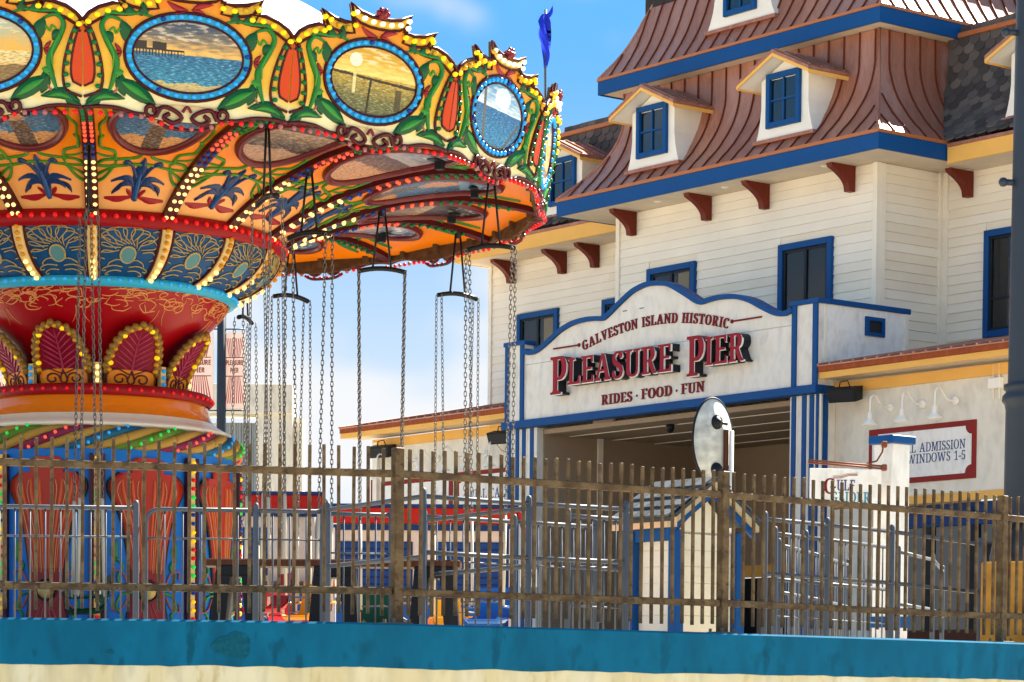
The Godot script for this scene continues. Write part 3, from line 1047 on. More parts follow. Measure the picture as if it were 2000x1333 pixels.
	# striped columns
	for q in [[0.10, 0.885, 1.0], [-8.66, -7.60, -1.0]]:
		var cx: float = (q[0] + q[1]) * 0.5
		var w: float = q[1] - q[0]
		var c := boxpart(t, "column", Vector3(cx, 4.73, Z - 0.25), Vector3(w, 5.54, 0.44), mat("sign_white"), 0.01)
		for f in ([0.16, 0.52, 0.78, 0.965] if q[2] > 0 else [0.12, 0.39, 0.60, 0.86]):
			boxpart(c, "stripe", Vector3(-w * 0.5 + w * f, 0, 0.23), Vector3(0.115 if f < 0.9 else 0.05, 5.52, 0.03), mat("blue_trim"))
			boxpart(c, "groove", Vector3(-w * 0.5 + w * f + 0.078, 0, 0.224), Vector3(0.03, 5.52, 0.012), mat("cream_trim"))
		if q[2] > 0:
			boxpart(c, "stripe", Vector3(w * 0.5 + 0.012, 0, 0.06), Vector3(0.03, 5.52, 0.12), mat("blue_trim"))
	# lettering
	var arc := func(x): return 0.285 * (1.0 - pow((x + 3.815) / 2.15, 2.0))
	lettering(t, "letter", "GALVESTON ISLAND HISTORIC", -6.03, -1.62, 8.965, 0.20, Z + 0.002, Z + 0.028, mat("letter_maroon"), true, true, arc)
	for q in [[-7.01, -6.17], [-1.50, -0.66]]:
		boxpart(t, "flourish_bar", Vector3((q[0] + q[1]) * 0.5, 9.083, Z + 0.015), Vector3(q[1] - q[0], 0.032, 0.026), mat("letter_maroon"))
		var bb := surf(true)
		lathe(bb, [Vector2(0, 0.016), Vector2(0.04, 0.012), Vector2(0.04, -0.012), Vector2(0, -0.016)], 12)
		put(t, "flourish_knob", bb, mat("letter_maroon"), Transform3D(Basis(Vector3.RIGHT, PI / 2), Vector3(q[1] if q[0] < -5 else q[0], 9.083, Z + 0.015)))
	# the raised letters: dark returns, a white rim and a red face
	for w in [["P", -6.82, -6.30, 8.09, 0.78], ["LEASURE", -6.26, -3.02, 8.25, 0.545], ["P", -2.55, -2.06, 8.09, 0.78], ["IER", -2.02, -0.92, 8.26, 0.545]]:
		lettering(t, "letter_return", w[0], w[1] + 0.015, w[2] + 0.015, w[3] - 0.01, w[4] + 0.01, Z + 0.004, Z + 0.225, mat("letter_dark"), true, true, null, Vector2.ZERO, 0.10)
		lettering(t, "letter_rim", w[0], w[1] + 0.010, w[2] + 0.018, w[3] - 0.016, w[4] + 0.006, Z + 0.20, Z + 0.232, mat("letter_white"), true, true, null, Vector2.ZERO, 0.10)
		lettering(t, "letter", w[0], w[1], w[2], w[3], w[4], Z + 0.21, Z + 0.245, mat("letter_red"), true, true, null, Vector2.ZERO, 0.10)
	lettering(t, "letter", "RIDES", -5.42, -4.46, 7.785, 0.205, Z + 0.002, Z + 0.028, mat("letter_maroon"))
	lettering(t, "letter", "FOOD", -4.17, -3.24, 7.80, 0.205, Z + 0.002, Z + 0.028, mat("letter_maroon"))
	lettering(t, "letter", "FUN", -2.96, -2.28, 7.80, 0.205, Z + 0.002, Z + 0.028, mat("letter_maroon"))
	for x in [-4.31, -3.10]:
		boxpart(t, "dot", Vector3(x, 7.885, Z + 0.015), Vector3(0.045, 0.05, 0.026), mat("letter_maroon"), 0.012)
	for x in [-4.72, -4.2]:
		boxpart(t, "old_fixing", Vector3(x, 9.63, Z + 0.004), Vector3(0.13, 0.018, 0.012), mat("iron_dark", "6e6253"))
	# passage inside
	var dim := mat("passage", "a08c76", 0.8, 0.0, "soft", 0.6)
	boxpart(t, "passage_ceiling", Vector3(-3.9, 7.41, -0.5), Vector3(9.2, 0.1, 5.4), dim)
	boxpart(t, "added_passage_floor", Vector3(-3.9, DECK + 0.006, -0.3), Vector3(7.4, 0.012, 5.2), mat("wood_brown"))  # unseen dark floor, added to cut light bouncing up into the passage
	for i in 4:
		boxpart(t, "ceiling_batten", Vector3(-3.9, 7.354, 1.5 - i * 1.2), Vector3(9.0, 0.014, 0.03), mat("cream_trim"))
	for x in [-3.9]: pass
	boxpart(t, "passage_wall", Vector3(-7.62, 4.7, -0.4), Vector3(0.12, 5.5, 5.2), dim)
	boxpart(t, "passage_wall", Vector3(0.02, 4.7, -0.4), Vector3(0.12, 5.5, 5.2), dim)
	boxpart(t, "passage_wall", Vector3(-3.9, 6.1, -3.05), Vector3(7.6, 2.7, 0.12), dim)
	boxpart(t, "passage_trim", Vector3(-7.55, 5.4, 0.66), Vector3(0.05, 3.98, 0.14), mat("cream_trim"))
	boxpart(t, "passage_header", Vector3(-3.9, 4.62, -2.97), Vector3(7.5, 0.26, 0.10), mat("yellow_fascia"))
	for i in 5:
		var x := -6.9 + i * 1.5
		boxpart(t, "passage_door", Vector3(x, 3.22, -3.0), Vector3(0.9, 2.5, 0.08), mat("navy") if i % 2 else mat("window_black"))
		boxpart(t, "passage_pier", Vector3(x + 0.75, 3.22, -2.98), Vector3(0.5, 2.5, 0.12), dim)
	var cd := surf(true)
	lathe(cd, [Vector2(0.06, 7.40), Vector2(0.09, 7.33), Vector2(0.09, 7.28), Vector2(0.06, 7.21), Vector2(0, 7.18)], 12, false, 0, TAU, Vector3(-4.2, 0, 1.6))
	put(t, "camera_dome", cd, mat("black_iron"))

# ---------------------------------------------------------------- low ticket buildings on both sides
func ticket_building(right: bool) -> void:
	var Z := 2.395
	var W := 1.935
	var t := thing("ticket_building", "low cream building with copper roof %s" % ("behind the admission windows sign" if right else "left of the entrance marquee"), "building", BT, "low buildings beside the entrance")
	var x0 := 0.89 if right else -14.2
	var x1 := 7.4 if right else -8.66
	var cx := (x0 + x1) * 0.5
	boxpart(t, "wall", Vector3(cx, 6.60 if right else 4.8, W - 0.1), Vector3(x1 - x0, 2.24 if right else 5.8, 0.2), mat("stucco"))
	boxpart(t, "frieze", Vector3(cx, 7.62, W + 0.02), Vector3(x1 - x0, 0.20, 0.05), mat("yellow_fascia"))
	var e0 := 0.90 if right else -14.9
	var e1 := 7.5 if right else -8.66
	boxpart(t, "soffit", Vector3((e0 + e1) * 0.5, 7.79, 2.05), Vector3(e1 - e0, 0.03, 0.62), mat("soffit"))
	boxpart(t, "yellow_fascia", Vector3((e0 + e1) * 0.5, 7.825, Z - 0.02), Vector3(e1 - e0, 0.12, 0.04), mat("yellow_fascia"), 0.004)
	boxpart(t, "eave_flashing", Vector3((e0 + e1) * 0.5, 7.94, Z - 0.005), Vector3(e1 - e0, 0.105, 0.06), mat("copper_rust", "a5532c", 0.5, 0.3, "copper_tone", 1.0), 0.004)
	# ribbed roof sheets
	var top := Vector2(-1.75, 8.80)
	var foot := Vector2(Z + 0.05, 8.00)
	var dir := Vector3(0, top.y - foot.y, top.x - foot.x)
	var up := dir.normalized()
	var nz := Vector3.RIGHT.cross(up)
	if nz.y < 0: nz = -nz
	var x := e0
	var k := 0
	while x < e1 - 0.02:
		var w := minf(0.305, e1 - x)
		var s := surf()
		box(s, Vector3(x + w * 0.5, (top.y + foot.y) * 0.5, (top.x + foot.x) * 0.5), Vector3(w - 0.002, 0.02, dir.length()), Basis(Vector3.RIGHT, nz, Vector3.RIGHT.cross(nz)))
		cbox(s, Vector3(x + 0.03, (top.y + foot.y) * 0.5, (top.x + foot.x) * 0.5) + nz * 0.025, Vector3(0.05, 0.045, dir.length() + 0.02), 0.012, Basis(Vector3.RIGHT, nz, Vector3.RIGHT.cross(nz)))
		put(t, "roof_sheet", s, mat("copper" if k % 3 else "copper_b"))
		x += 0.305
		k += 1
	boxpart(t, "end_wall", Vector3(x1 + 0.02 if right else x0 + 0.05, 5.0, -0.2), Vector3(0.1, 5.4, 4.0), mat("stucco"))
	if right:
		boxpart(t, "window_band", Vector3(cx + 0.5, 5.42, W + 0.015), Vector3(x1 - x0 - 1.0, 0.15, 0.06), mat("yellow_fascia"))
		boxpart(t, "window_header", Vector3(cx, 5.13, W - 0.2), Vector3(x1 - x0, 0.4, 0.06), mat("navy"))
		for i in 6:
			boxpart(t, "ticket_window", Vector3(1.5 + i * 1.1, 4.0, W - 0.26), Vector3(0.95, 1.9, 0.03), mat("glass"))
			boxpart(t, "window_post", Vector3(0.95 + i * 1.1, 3.6, W - 0.22), Vector3(0.12, 3.3, 0.1), mat("black_iron"))
		boxpart(t, "lower_wall", Vector3(cx, 2.5, W - 0.22), Vector3(x1 - x0, 1.1, 0.14), mat("wood_brown"))
		boxpart(t, "wall_end", Vector3(1.35, 3.65, W - 0.1), Vector3(0.9, 3.4, 0.2), mat("stucco"))
	else:
		boxpart(t, "corner_post", Vector3(-14.06, 4.8, W + 0.03), Vector3(0.18, 5.7, 0.1), mat("cream_trim"))
		boxpart(t, "corner_post", Vector3(-14.16, 5.0, W + 0.04), Vector3(0.05, 3.6, 0.1), mat("frame_red"))
	var sb := surf()
	# red framed sign with notched corners
	var a0 := 1.80 if right else -10.95
	var a1 := 4.46 if right else -8.80
	var f := thing("admission_sign" if right else "will_call_sign", "red framed white sign reading admission windows beside the marquee" if right else "red framed white sign with navy letters left of the marquee", "sign", BT)
	var b := boxpart(f, "board", Vector3((a0 + a1) * 0.5, 6.255, W + 0.012), Vector3(a1 - a0, 1.04, 0.02), mat("frame_red"))
	var n := 0.15
	var poly := []
	var m := 0.10
	for c in [[a0 + m, 5.735 + m, 0.0], [a1 - m, 5.735 + m, 1.0], [a1 - m, 6.775 - m, 2.0], [a0 + m, 6.775 - m, 3.0]]:
		for i in 5:
			var a: float = PI / 2 * (1.0 + c[2]) - PI / 2 * i / 4.0
			poly.append(Vector2(c[0] + cos(a) * n, c[1] + sin(a) * n))
	prism(sb, poly, W + 0.023, W + 0.034)
	put(f, "white_field", sb, mat("board_white"))
	if right:
		lettering(f, "letter", "GENERAL ADMISSION", 2.06, 4.22, 6.28, 0.165, W + 0.034, W + 0.040, mat("letter_navy"), false)
		lettering(f, "letter", "WINDOWS 1-5", 2.80, 4.22, 6.08, 0.165, W + 0.034, W + 0.040, mat("letter_navy"), false)
	else:
		lettering(f, "letter", "WILL CALL", -10.55, -9.05, 6.14, 0.22, W + 0.034, W + 0.040, mat("letter_navy"), false)
		var f2 := thing("booth_sign", "red framed blank white sign at the far left of the low building", "sign", BT)
		boxpart(f2, "board", Vector3(-12.5, 6.255, W + 0.012), Vector3(2.75, 0.96, 0.02), mat("frame_red"))
		boxpart(f2, "white_field", Vector3(-12.5, 6.255, W + 0.028), Vector3(2.5, 0.76, 0.012), mat("board_white"))
		pass

func metal_building() -> void:
	var t := thing("metal_building", "pale building with grey corrugated metal wall behind the swing ride", "building", Transform3D(Basis(), Vector3(-7.5, 0, -70)))
	boxpart(t, "white_wall", Vector3(1.45, 5.4, 0.0), Vector3(0.9, 8.4, 1.0), mat("stucco"))
	boxpart(t, "white_wall", Vector3(-4.0, 5.0, -0.6), Vector3(10.4, 7.4, 1.0), mat("stucco"))
	boxpart(t, "parapet", Vector3(-2.0, 9.25, 0.06), Vector3(7.8, 0.75, 1.1), mat("stucco"), 0.02)
	boxpart(t, "end_pier", Vector3(2.02, 5.0, -0.1), Vector3(0.26, 7.6, 0.8), mat("stucco"))
	for q in [[0.1, 0.95], [-2.6, -0.2], [-6.6, -3.2]]:
		var s := surf()
		var x: float = q[0]
		while x < q[1]:
			prism(s, [Vector2(x, 0), Vector2(x + 0.02, 0.04), Vector2(x + 0.07, 0.04), Vector2(x + 0.09, 0)], 2.0, 8.7, Transform3D(Basis(Vector3.RIGHT, Vector3.BACK, Vector3.UP), Vector3(0, 0, 0.02)))
			x += 0.13
		box(s, Vector3((q[0] + q[1]) * 0.5, 5.35, -0.02), Vector3(q[1] - q[0] + 0.05, 6.7, 0.08))
		put(t, "corrugated_sheet", s, mat("corrugated"))

# ---------------------------------------------------------------- the swing ride (local y from the deck)
func tri_uv(s: SurfaceTool, p: Array, uv: Array, n: Vector3) -> void:
	var o := [0, 1, 2] if ((p[0] - p[2]) as Vector3).cross(p[0] - p[1]).dot(n) >= 0.0 else [0, 2, 1]
	for i in o:
		s.set_uv(uv[i])
		s.add_vertex(p[i])

func painted_oval(fn: Callable, c: Vector2, r: Vector2, h: float) -> SurfaceTool:
	var s := surf()
	var rings := 4
	var n := 28
	for j in rings:
		for i in n:
			var q := []
			var uv := []
			for e in [[j, i], [j + 1, i], [j + 1, i + 1], [j, i + 1]]:
				var k: float = float(e[0]) / rings
				var a: float = TAU * e[1] / n
				q.append(fn.call(c.x + cos(a) * r.x * k, c.y + sin(a) * r.y * k, h))
				uv.append(Vector2(0.5 + cos(a) * k * 0.5, 0.5 - sin(a) * k * 0.5))
			var nrm: Vector3 = fn.call(c.x, c.y, h + 0.1) - fn.call(c.x, c.y, h)
			if j > 0: tri_uv(s, [q[0], q[1], q[2]], [uv[0], uv[1], uv[2]], nrm)
			tri_uv(s, [q[0], q[2], q[3]] if j > 0 else [q[0], q[1], q[2]], [uv[0], uv[2], uv[3]] if j > 0 else [uv[0], uv[1], uv[2]], nrm)
	return s

# small seascapes, as painted by hand on the ride
func seascape(kind: int) -> StandardMaterial3D:
	var key := "seascape_%d" % kind
	if mats.has(key): return mats[key]
	var n := FastNoiseLite.new()
	n.seed = 40 + kind
	n.frequency = 1.0
	n.fractal_octaves = 4
	var w := 192
	var h := 128
	var im := Image.create(w, h, false, Image.FORMAT_RGB8)
	# horizon, sky top, sky low, sea far, sea near, shore, shore height
	var set: Array = [
		[0.47, "3c4a60", "f0b860", "1c6a94", "2a86a8", "c9b070", 0.14],
		[0.42, "c99a2a", "f6d67a", "c9a43c", "6a6a3a", "4a4a38", 0.06],
		[0.40, "5a9ac8", "e8f0f4", "1f6ea8", "2a86b8", "5a6a58", 0.05],
		[0.50, "a8b8a8", "f2b048", "f0d890", "e8b060", "8a6a3a", 0.30],
		[0.30, "3a5a7c", "5f86a4", "1c4a74", "3a6a90", "c08a58", 0.20],
		[0.42, "22262c", "3c3a3a", "b89878", "2c2826", "a07e68", 0.22],
		[0.48, "4a5c80", "a8a0a0", "5c4c50", "a07860", "c09070", 0.30]][kind]
	for y in h:
		for x in w:
			var fx := float(x) / w
			var fy := float(y) / h
			var hz: float = set[0] + 0.03 * (fx - 0.5)
			var v := n.get_noise_2d(fx * 5.0, fy * 16.0)
			var v2 := n.get_noise_2d(fx * 14.0 + 9.0, fy * 60.0)
			var c: Color
			if fy < hz:
				c = Color.html(set[1]).lerp(Color.html(set[2]), clampf(pow(fy / hz, 1.3) + v * 0.5, 0, 1))
				if v > 0.18 and fy < hz * 0.6: c = c.lerp(Color.html("e8e4dc"), 0.5)
			elif fy < 1.0 - set[6] + v * 0.04:
				c = Color.html(set[3]).lerp(Color.html(set[4]), clampf((fy - hz) / 0.4 + v * 0.4, 0, 1))
				c = c.lerp(Color.html("cfe0e4"), clampf((v2 - 0.22) * 1.8, 0, 0.6))
				c = c.darkened(clampf(-v2 * 0.7, 0, 0.4))
			else:
				c = Color.html(set[5]).lightened(clampf(v2 * 0.4, 0, 0.3)).darkened(clampf(-v2 * 0.5, 0, 0.3))
			if kind == 0:
				if fx < 0.46 and absf(fy - hz + 0.045) < 0.012: c = Color.html("1c1a1a")
				if fx < 0.30 and fy > hz - 0.15 and fy < hz - 0.04 and fmod(fx * 40.0, 7.0) < 5.0: c = Color.html("2a2422")
				if fx < 0.46 and fy > hz - 0.05 and fy < hz + 0.05 and fmod(fx * 70.0, 2.0) < 0.6: c = Color.html("26201c")
			elif kind == 1:
				if absf(fy - hz - 0.02 - 0.05 * fx) < 0.018 + 0.02 * maxf(0, v): c = Color.html("3a2c14")
				if Vector2(fx - 0.27, (fy - 0.22) * 0.7).length() < 0.07: c = Color.html("fff4cc")
				if absf(fx - 0.27) < 0.02 and fy > hz and fy < 0.7: c = c.lerp(Color.html("fff0b8"), 0.7)
				if absf(fx - 0.46 + (fy - 0.5) * 0.05) < 0.012 and fy > 0.48: c = Color.html("2a2010")
				if fx > 0.76 and fx < 0.83 and fy > 0.55 and fy < 0.86: c = c.lerp(Color.html("3a3018"), 0.7)
			elif kind == 2:
				if Vector2(fx - 0.55, (fy - 0.2)).length() < 0.16: c = c.lerp(Color.html("ffffff"), 0.7)
				if absf(fx - 0.16 - 0.1 * fy) < 0.025: c = Color.html("6a6458")
				if absf(fx - 1.25 + 0.6 * fy) < 0.02 and fy > 0.5: c = Color.html("5a5648")
			elif kind == 4:
				if absf(fx - 0.5) < 0.10 and fy > 0.62: c = Color.html("4a3a30").lightened(clampf(v2, 0, 0.3))
				if Vector2(fx - 0.48, (fy - 0.45) * 0.9).length() < 0.15 + 0.05 * v2: c = Color.html("b0704a").lightened(clampf(v2, 0, 0.4))
			im.set_pixel(x, y, c)
	var m := mat(key, "ffffff", 0.3)
	m.albedo_texture = ImageTexture.create_from_image(im)
	m.clearcoat_enabled = true
	m.clearcoat = 0.4
	m.clearcoat_roughness = 0.15
	return m

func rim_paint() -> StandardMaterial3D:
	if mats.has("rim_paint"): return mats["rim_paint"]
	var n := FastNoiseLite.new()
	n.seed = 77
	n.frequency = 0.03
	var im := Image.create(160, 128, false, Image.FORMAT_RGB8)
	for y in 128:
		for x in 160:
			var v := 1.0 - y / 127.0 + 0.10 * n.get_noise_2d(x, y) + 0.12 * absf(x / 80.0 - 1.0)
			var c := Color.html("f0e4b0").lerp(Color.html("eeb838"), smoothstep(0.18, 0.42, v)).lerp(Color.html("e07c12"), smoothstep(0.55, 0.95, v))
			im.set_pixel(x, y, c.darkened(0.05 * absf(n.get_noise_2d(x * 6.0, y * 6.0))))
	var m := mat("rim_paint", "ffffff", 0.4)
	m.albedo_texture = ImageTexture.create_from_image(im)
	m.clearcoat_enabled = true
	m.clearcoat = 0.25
	return m

func along(pts: Array, step: float) -> Array:
	var out := []
	var left := step * 0.5
	for i in pts.size() - 1:
		var a: Vector2 = pts[i]
		var b: Vector2 = pts[i + 1]
		var d := a.distance_to(b)
		while left <= d:
			out.append(a.lerp(b, left / d))
			left += step
		left -= d
	return out

func bulb_mesh() -> ArrayMesh:
	if not meshes.has("bulb"):
		var s := surf(true)
		ball(s, Vector3.ZERO, 1.0, 8, 5, 0.8)
		meshes["bulb"] = made(s)
	return meshes["bulb"]

# bulbs: one mesh each where they can be picked apart, one joined mesh where they are tiny
func bulbs(parent: Node3D, spots: Array, r: float, m: Material, single: bool, called := "bulb") -> void:
	if single:
		for p in spots: put(parent, called, bulb_mesh(), m, Transform3D(Basis.from_scale(Vector3.ONE * r), p))
	elif spots.size():
		var s := surf(true)
		for p in spots: ball(s, p, r, 6, 4)
		put(parent, called + "_string", s, m).set_meta("kind", "stuff")

const CROWN := [[0.0, 1.37], [0.12, 1.375], [0.24, 1.40], [0.36, 1.475], [0.30, 1.27], [0.42, 1.25], [0.55, 1.27], [0.69, 1.34], [0.60, 1.165], [0.72, 1.165], [0.85, 1.11], [0.94, 1.04], [1.0, 0.95]]

func rim_outline(inset: float) -> Array:
	var half := []
	for p in CROWN: half.append(Vector2(p[0] * 1.2, p[1] - inset))
	var out := []
	for i in range(half.size() - 1, 0, -1): out.append(Vector2(-half[i].x, half[i].y))
	out.append_array(half)
	return out

func rim_fn(u: float, v: float, h: float) -> Vector3:
	var a := 6.032
	var k := (a + 0.17 * v) / a
	return Vector3(u * k, 6.47 + v, a * k + h)

func ceil_y(r: float) -> float:
	var R := [2.3, 2.5, 2.75, 3.0, 3.25, 3.5, 3.85, 4.2, 4.6, 5.0, 5.5, 5.9, 6.2]
	var Y := [7.78, 7.90, 8.06, 8.2, 8.31, 8.4, 8.51, 8.6, 8.66, 8.68, 8.64, 8.57, 8.48]
	for i in R.size() - 1:
		if r <= R[i + 1]: return lerpf(Y[i], Y[i + 1], (r - R[i]) / (R[i + 1] - R[i])) - DECK
	return Y[-1] - DECK

func ceil_fn(u: float, r: float, h: float) -> Vector3:
	var a := u / r
	return Vector3(sin(a) * r, ceil_y(r) - h, cos(a) * r)

# profile of the centre: barrel, bowl, bell and base as (radius, height above the deck)
func lathe_fn(prof: Array) -> Callable:
	# v runs 0..1 down the profile, u is an arc length at the mean radius
	return func(u: float, v: float, h: float) -> Vector3:
		var f := clampf(v, 0, 0.9999) * (prof.size() - 1)
		var i := int(f)
		var p: Vector2 = prof[i].lerp(prof[i + 1], f - i)
		var d: Vector2 = (prof[i + 1] - prof[i]).normalized()
		p += Vector2(-d.y, d.x) * h
		var a := u / 2.0
		return Vector3(sin(a) * p.x, p.y, cos(a) * p.x)

func mirrored(pts: Array) -> Array:
	var o := []
	for p in pts: o.append(Vector2(-p.x, p.y))
	return o

func swing_ride() -> void:
	var t := thing("swing_ride", "ornate chair swing ride with yellow rim panels and a painted canopy", "carnival ride", Transform3D(Basis(), RIDE_AT))
	var paint := mat("ride_paint")
	# ---- shared shapes of one rim panel
	var fn := rim_fn
	var outline := rim_outline(0.0)
	var poly := outline.duplicate()
	poly.append_array([Vector2(1.2, 0.0), Vector2(0.85, 0.03), Vector2(0.5, -0.04), Vector2(0.25, -0.08), Vector2(-0.25, -0.08), Vector2(-0.5, -0.04), Vector2(-0.85, 0.03), Vector2(-1.2, 0.0)])
	var pv := PackedVector2Array(poly)
	var idx := Geometry2D.triangulate_polygon(pv)
	var s := surf()
	var back := surf()
	for i in range(0, idx.size(), 3):
		var p := []
		var uv := []
		var q := []
		for k in 3:
			var c := pv[idx[i + k]]
			p.append(fn.call(c.x, c.y, 0.0))
			q.append(fn.call(c.x, c.y, -0.05))
			uv.append(Vector2((c.x + 1.2) / 2.4, 1.0 - (c.y + 0.1) / 1.6))
		tri_uv(s, p, uv, Vector3.BACK)
		tri(back, q[0], q[1], q[2], Vector3.FORWARD)
	for i in pv.size():
		var a := pv[i]
		var b := pv[(i + 1) % pv.size()]
		var e := (b - a).orthogonal()
		var nn := Vector3(e.x, e.y, 0) * (1.0 if Geometry2D.is_polygon_clockwise(pv) else -1.0)
		quad(back, fn.call(a.x, a.y, -0.002), fn.call(b.x, b.y, -0.002), fn.call(b.x, b.y, -0.05), fn.call(a.x, a.y, -0.05), -nn)
	# framing on the hidden side
	for x in [-0.8, 0.0, 0.8]: box(back, Vector3(x, 6.47 + 0.55, 5.98), Vector3(0.08, 1.1, 0.1))
	var face_mesh := made(s)
	var back_mesh := made(back)
	s = surf(true)
	tube(s, outline.map(func(p): return fn.call(p.x, p.y, 0.01)), 0.026, 5)
	var inner := rim_outline(0.125)
	tube(s, inner.map(func(p): return fn.call(p.x * 0.985, p.y, 0.012)), 0.018, 5)
	var edge_mesh := made(s)
	s = surf()
	for i in outline.size() - 1:
		quad(s, fn.call(outline[i].x, outline[i].y, 0.006), fn.call(outline[i + 1].x, outline[i + 1].y, 0.006), fn.call(inner[i + 1].x * 0.985, inner[i + 1].y, 0.006), fn.call(inner[i].x * 0.985, inner[i].y, 0.006), Vector3.BACK)
	var band_mesh := made(s)
	var crown_spots := along(rim_outline(0.064).map(func(p): return Vector2(p.x * 0.985, p.y)), 0.132)
	# oval ring
	s = surf(true)
	var oc := Vector2(0, 0.64)
	for q in [[Vector2(0.73, 0.485), 0.02], [Vector2(0.635, 0.395), 0.014]]:
		tube(s, ellipse(oc, q[0], 40).map(func(p): return fn.call(p.x, p.y, 0.012)), q[1], 5, false)
	var oval_edge := made(s)
	s = surf()
	var ea := ellipse(oc, Vector2(0.725, 0.48), 40)
	var eb := ellipse(oc, Vector2(0.64, 0.40), 40)
	for i in 40: quad(s, fn.call(ea[i].x, ea[i].y, 0.008), fn.call(ea[i + 1].x, ea[i + 1].y, 0.008), fn.call(eb[i + 1].x, eb[i + 1].y, 0.008), fn.call(eb[i].x, eb[i].y, 0.008), Vector3.BACK)
	var oval_band := made(s)
	var oval_spots := along(ellipse(oc, Vector2(0.683, 0.44), 60), 0.104)
	var picture := made(painted_oval(fn, oc, Vector2(0.635, 0.395), 0.005))
	# green vines and leaves, both sides
	s = surf(true)
	for side in [false, true]:
		var S := func(pts: Array) -> Array: return mirrored(pts) if side else pts
		s.set_color(lin("1c7428"))
		stroke(s, fn, S.call([Vector2(-0.90, 0.20), Vector2(-0.84, 0.38), Vector2(-0.82, 0.55), Vector2(-0.93, 0.76), Vector2(-0.985, 0.92), Vector2(-0.90, 1.02), Vector2(-0.76, 0.98)]), [0.016, 0.040, 0.046, 0.040, 0.036, 0.028, 0.015], 0.006)
		stroke(s, fn, S.call([Vector2(-0.98, 0.90), Vector2(-0.92, 1.05), Vector2(-0.74, 1.06), Vector2(-0.56, 1.08), Vector2(-0.38, 1.04)]), [0.016, 0.027, 0.03, 0.022, 0.011], 0.006)
		s.set_color(lin("44902a"))
		stroke(s, fn, S.call([Vector2(-0.86, 0.46), Vector2(-0.86, 0.62), Vector2(-0.95, 0.80)]), [0.008, 0.013, 0.006], 0.034)
		stroke(s, fn, S.call([Vector2(-0.90, 0.86), Vector2(-0.85, 0.90), Vector2(-0.83, 0.84), Vector2(-0.78, 0.90)]), 0.014, 0.006)
		s.set_color(lin("055028"))
		for q in [[Vector2(-0.76, 0.98), Vector2(-0.72, 0.76), 0.055, 0.12], [Vector2(-0.56, 1.05), Vector2(-0.53, 1.20), 0.045, -0.2], [Vector2(-0.74, 1.05), Vector2(-0.60, 1.07), 0.045, 0.3], [Vector2(-0.97, 0.84), Vector2(-0.86, 0.74), 0.045, 0.1], [Vector2(-0.82, 0.34), Vector2(-0.36, 0.09), 0.070, 0.02], [Vector2(-0.76, 0.40), Vector2(-0.72, 0.16), 0.05, -0.1], [Vector2(-1.17, 0.06), Vector2(-0.72, 0.13), 0.05, 0.15], [Vector2(-1.18, 0.02), Vector2(-0.98, 0.17), 0.04, -0.1]]:
			leaf(s, fn, S.call([q[0]])[0], S.call([q[1]])[0], q[2] * 1.35, -q[3] if side else q[3], 0.04)
		s.set_color(lin("2c862e"))
		for q in [[Vector2(-0.76, 0.31), Vector2(-0.44, 0.13), 0.026, 0.02], [Vector2(-0.84, 0.40), Vector2(-0.74, 0.42), 0.03, 0.0], [Vector2(-1.1, 0.07), Vector2(-0.8, 0.12), 0.018, 0.15]]:
			leaf(s, fn, S.call([q[0]])[0], S.call([q[1]])[0], q[2] * 1.35, -q[3] if side else q[3], 0.052, 0.03)
		s.set_color(lin("b0664a"))
		stroke(s, fn, S.call([Vector2(-1.12, 0.10), Vector2(-1.0, 0.17), Vector2(-0.84, 0.19), Vector2(-0.77, 0.33)]), [0.008, 0.016, 0.016, 0.008], 0.006)
		s.set_color(lin("962026"))
		for q in [[Vector2(-0.76, 0.64), Vector2(-0.84, 0.73), 0.025, 0.0], [Vector2(-0.76, 0.64), Vector2(-0.84, 0.55), 0.025, 0.0], [Vector2(-0.76, 0.64), Vector2(-0.88, 0.64), 0.02, 0.0], [Vector2(-0.02, 1.155), Vector2(-0.26, 1.235), 0.035, 0.1], [Vector2(-0.02, 1.155), Vector2(-0.2, 1.11), 0.02, 0.1]]:
			leaf(s, fn, S.call([q[0]])[0], S.call([q[1]])[0], q[2], q[3], 0.035)
		# the orange drop on the seam and its maroon outline
		s.set_color(lin("cc3f08"))
		var rows := []
		for i in 13:
			var f := i / 12.0
			var w := 0.115 * pow(sin(PI * clampf(pow(f, 0.52), 0.0, 1.0)), 0.7)
			rows.append([0.24 + 0.66 * f, (1.196 - w) if side else -1.196, 1.196 if side else (-1.196 + w)])
		patch(s, fn, rows, 2, 0.02)
		s.set_color(lin("46090f"))
		var drop := []
		var wide := []
		for i in 15:
			var f := i / 14.0
			var a := pow(sin(PI * clampf(pow(f, 0.52), 0.0, 1.0)), 0.62)
			drop.append(Vector2((1.2 - 0.012 - 0.12 * a) * (1 if side else -1), 0.235 + 0.67 * f))
			wide.append(Vector2((1.2 - 0.01 - 0.215 * a) * (1 if side else -1), 0.12 + 0.85 * f))
		stroke(s, fn, drop, 0.014, 0.016, 5, 1)
		stroke(s, fn, wide, 0.018, 0.016, 5, 1)
	# wavy lower edge with scrolls
	s.set_color(lin("4c0c14"))
	var low := [Vector2(-1.2, 0.0), Vector2(-1.0, 0.025), Vector2(-0.8, 0.02), Vector2(-0.62, -0.02), Vector2(-0.5, -0.03)]
	stroke(s, fn, low, 0.025, 0.02)
	stroke(s, fn, mirrored(low), 0.025, 0.02)
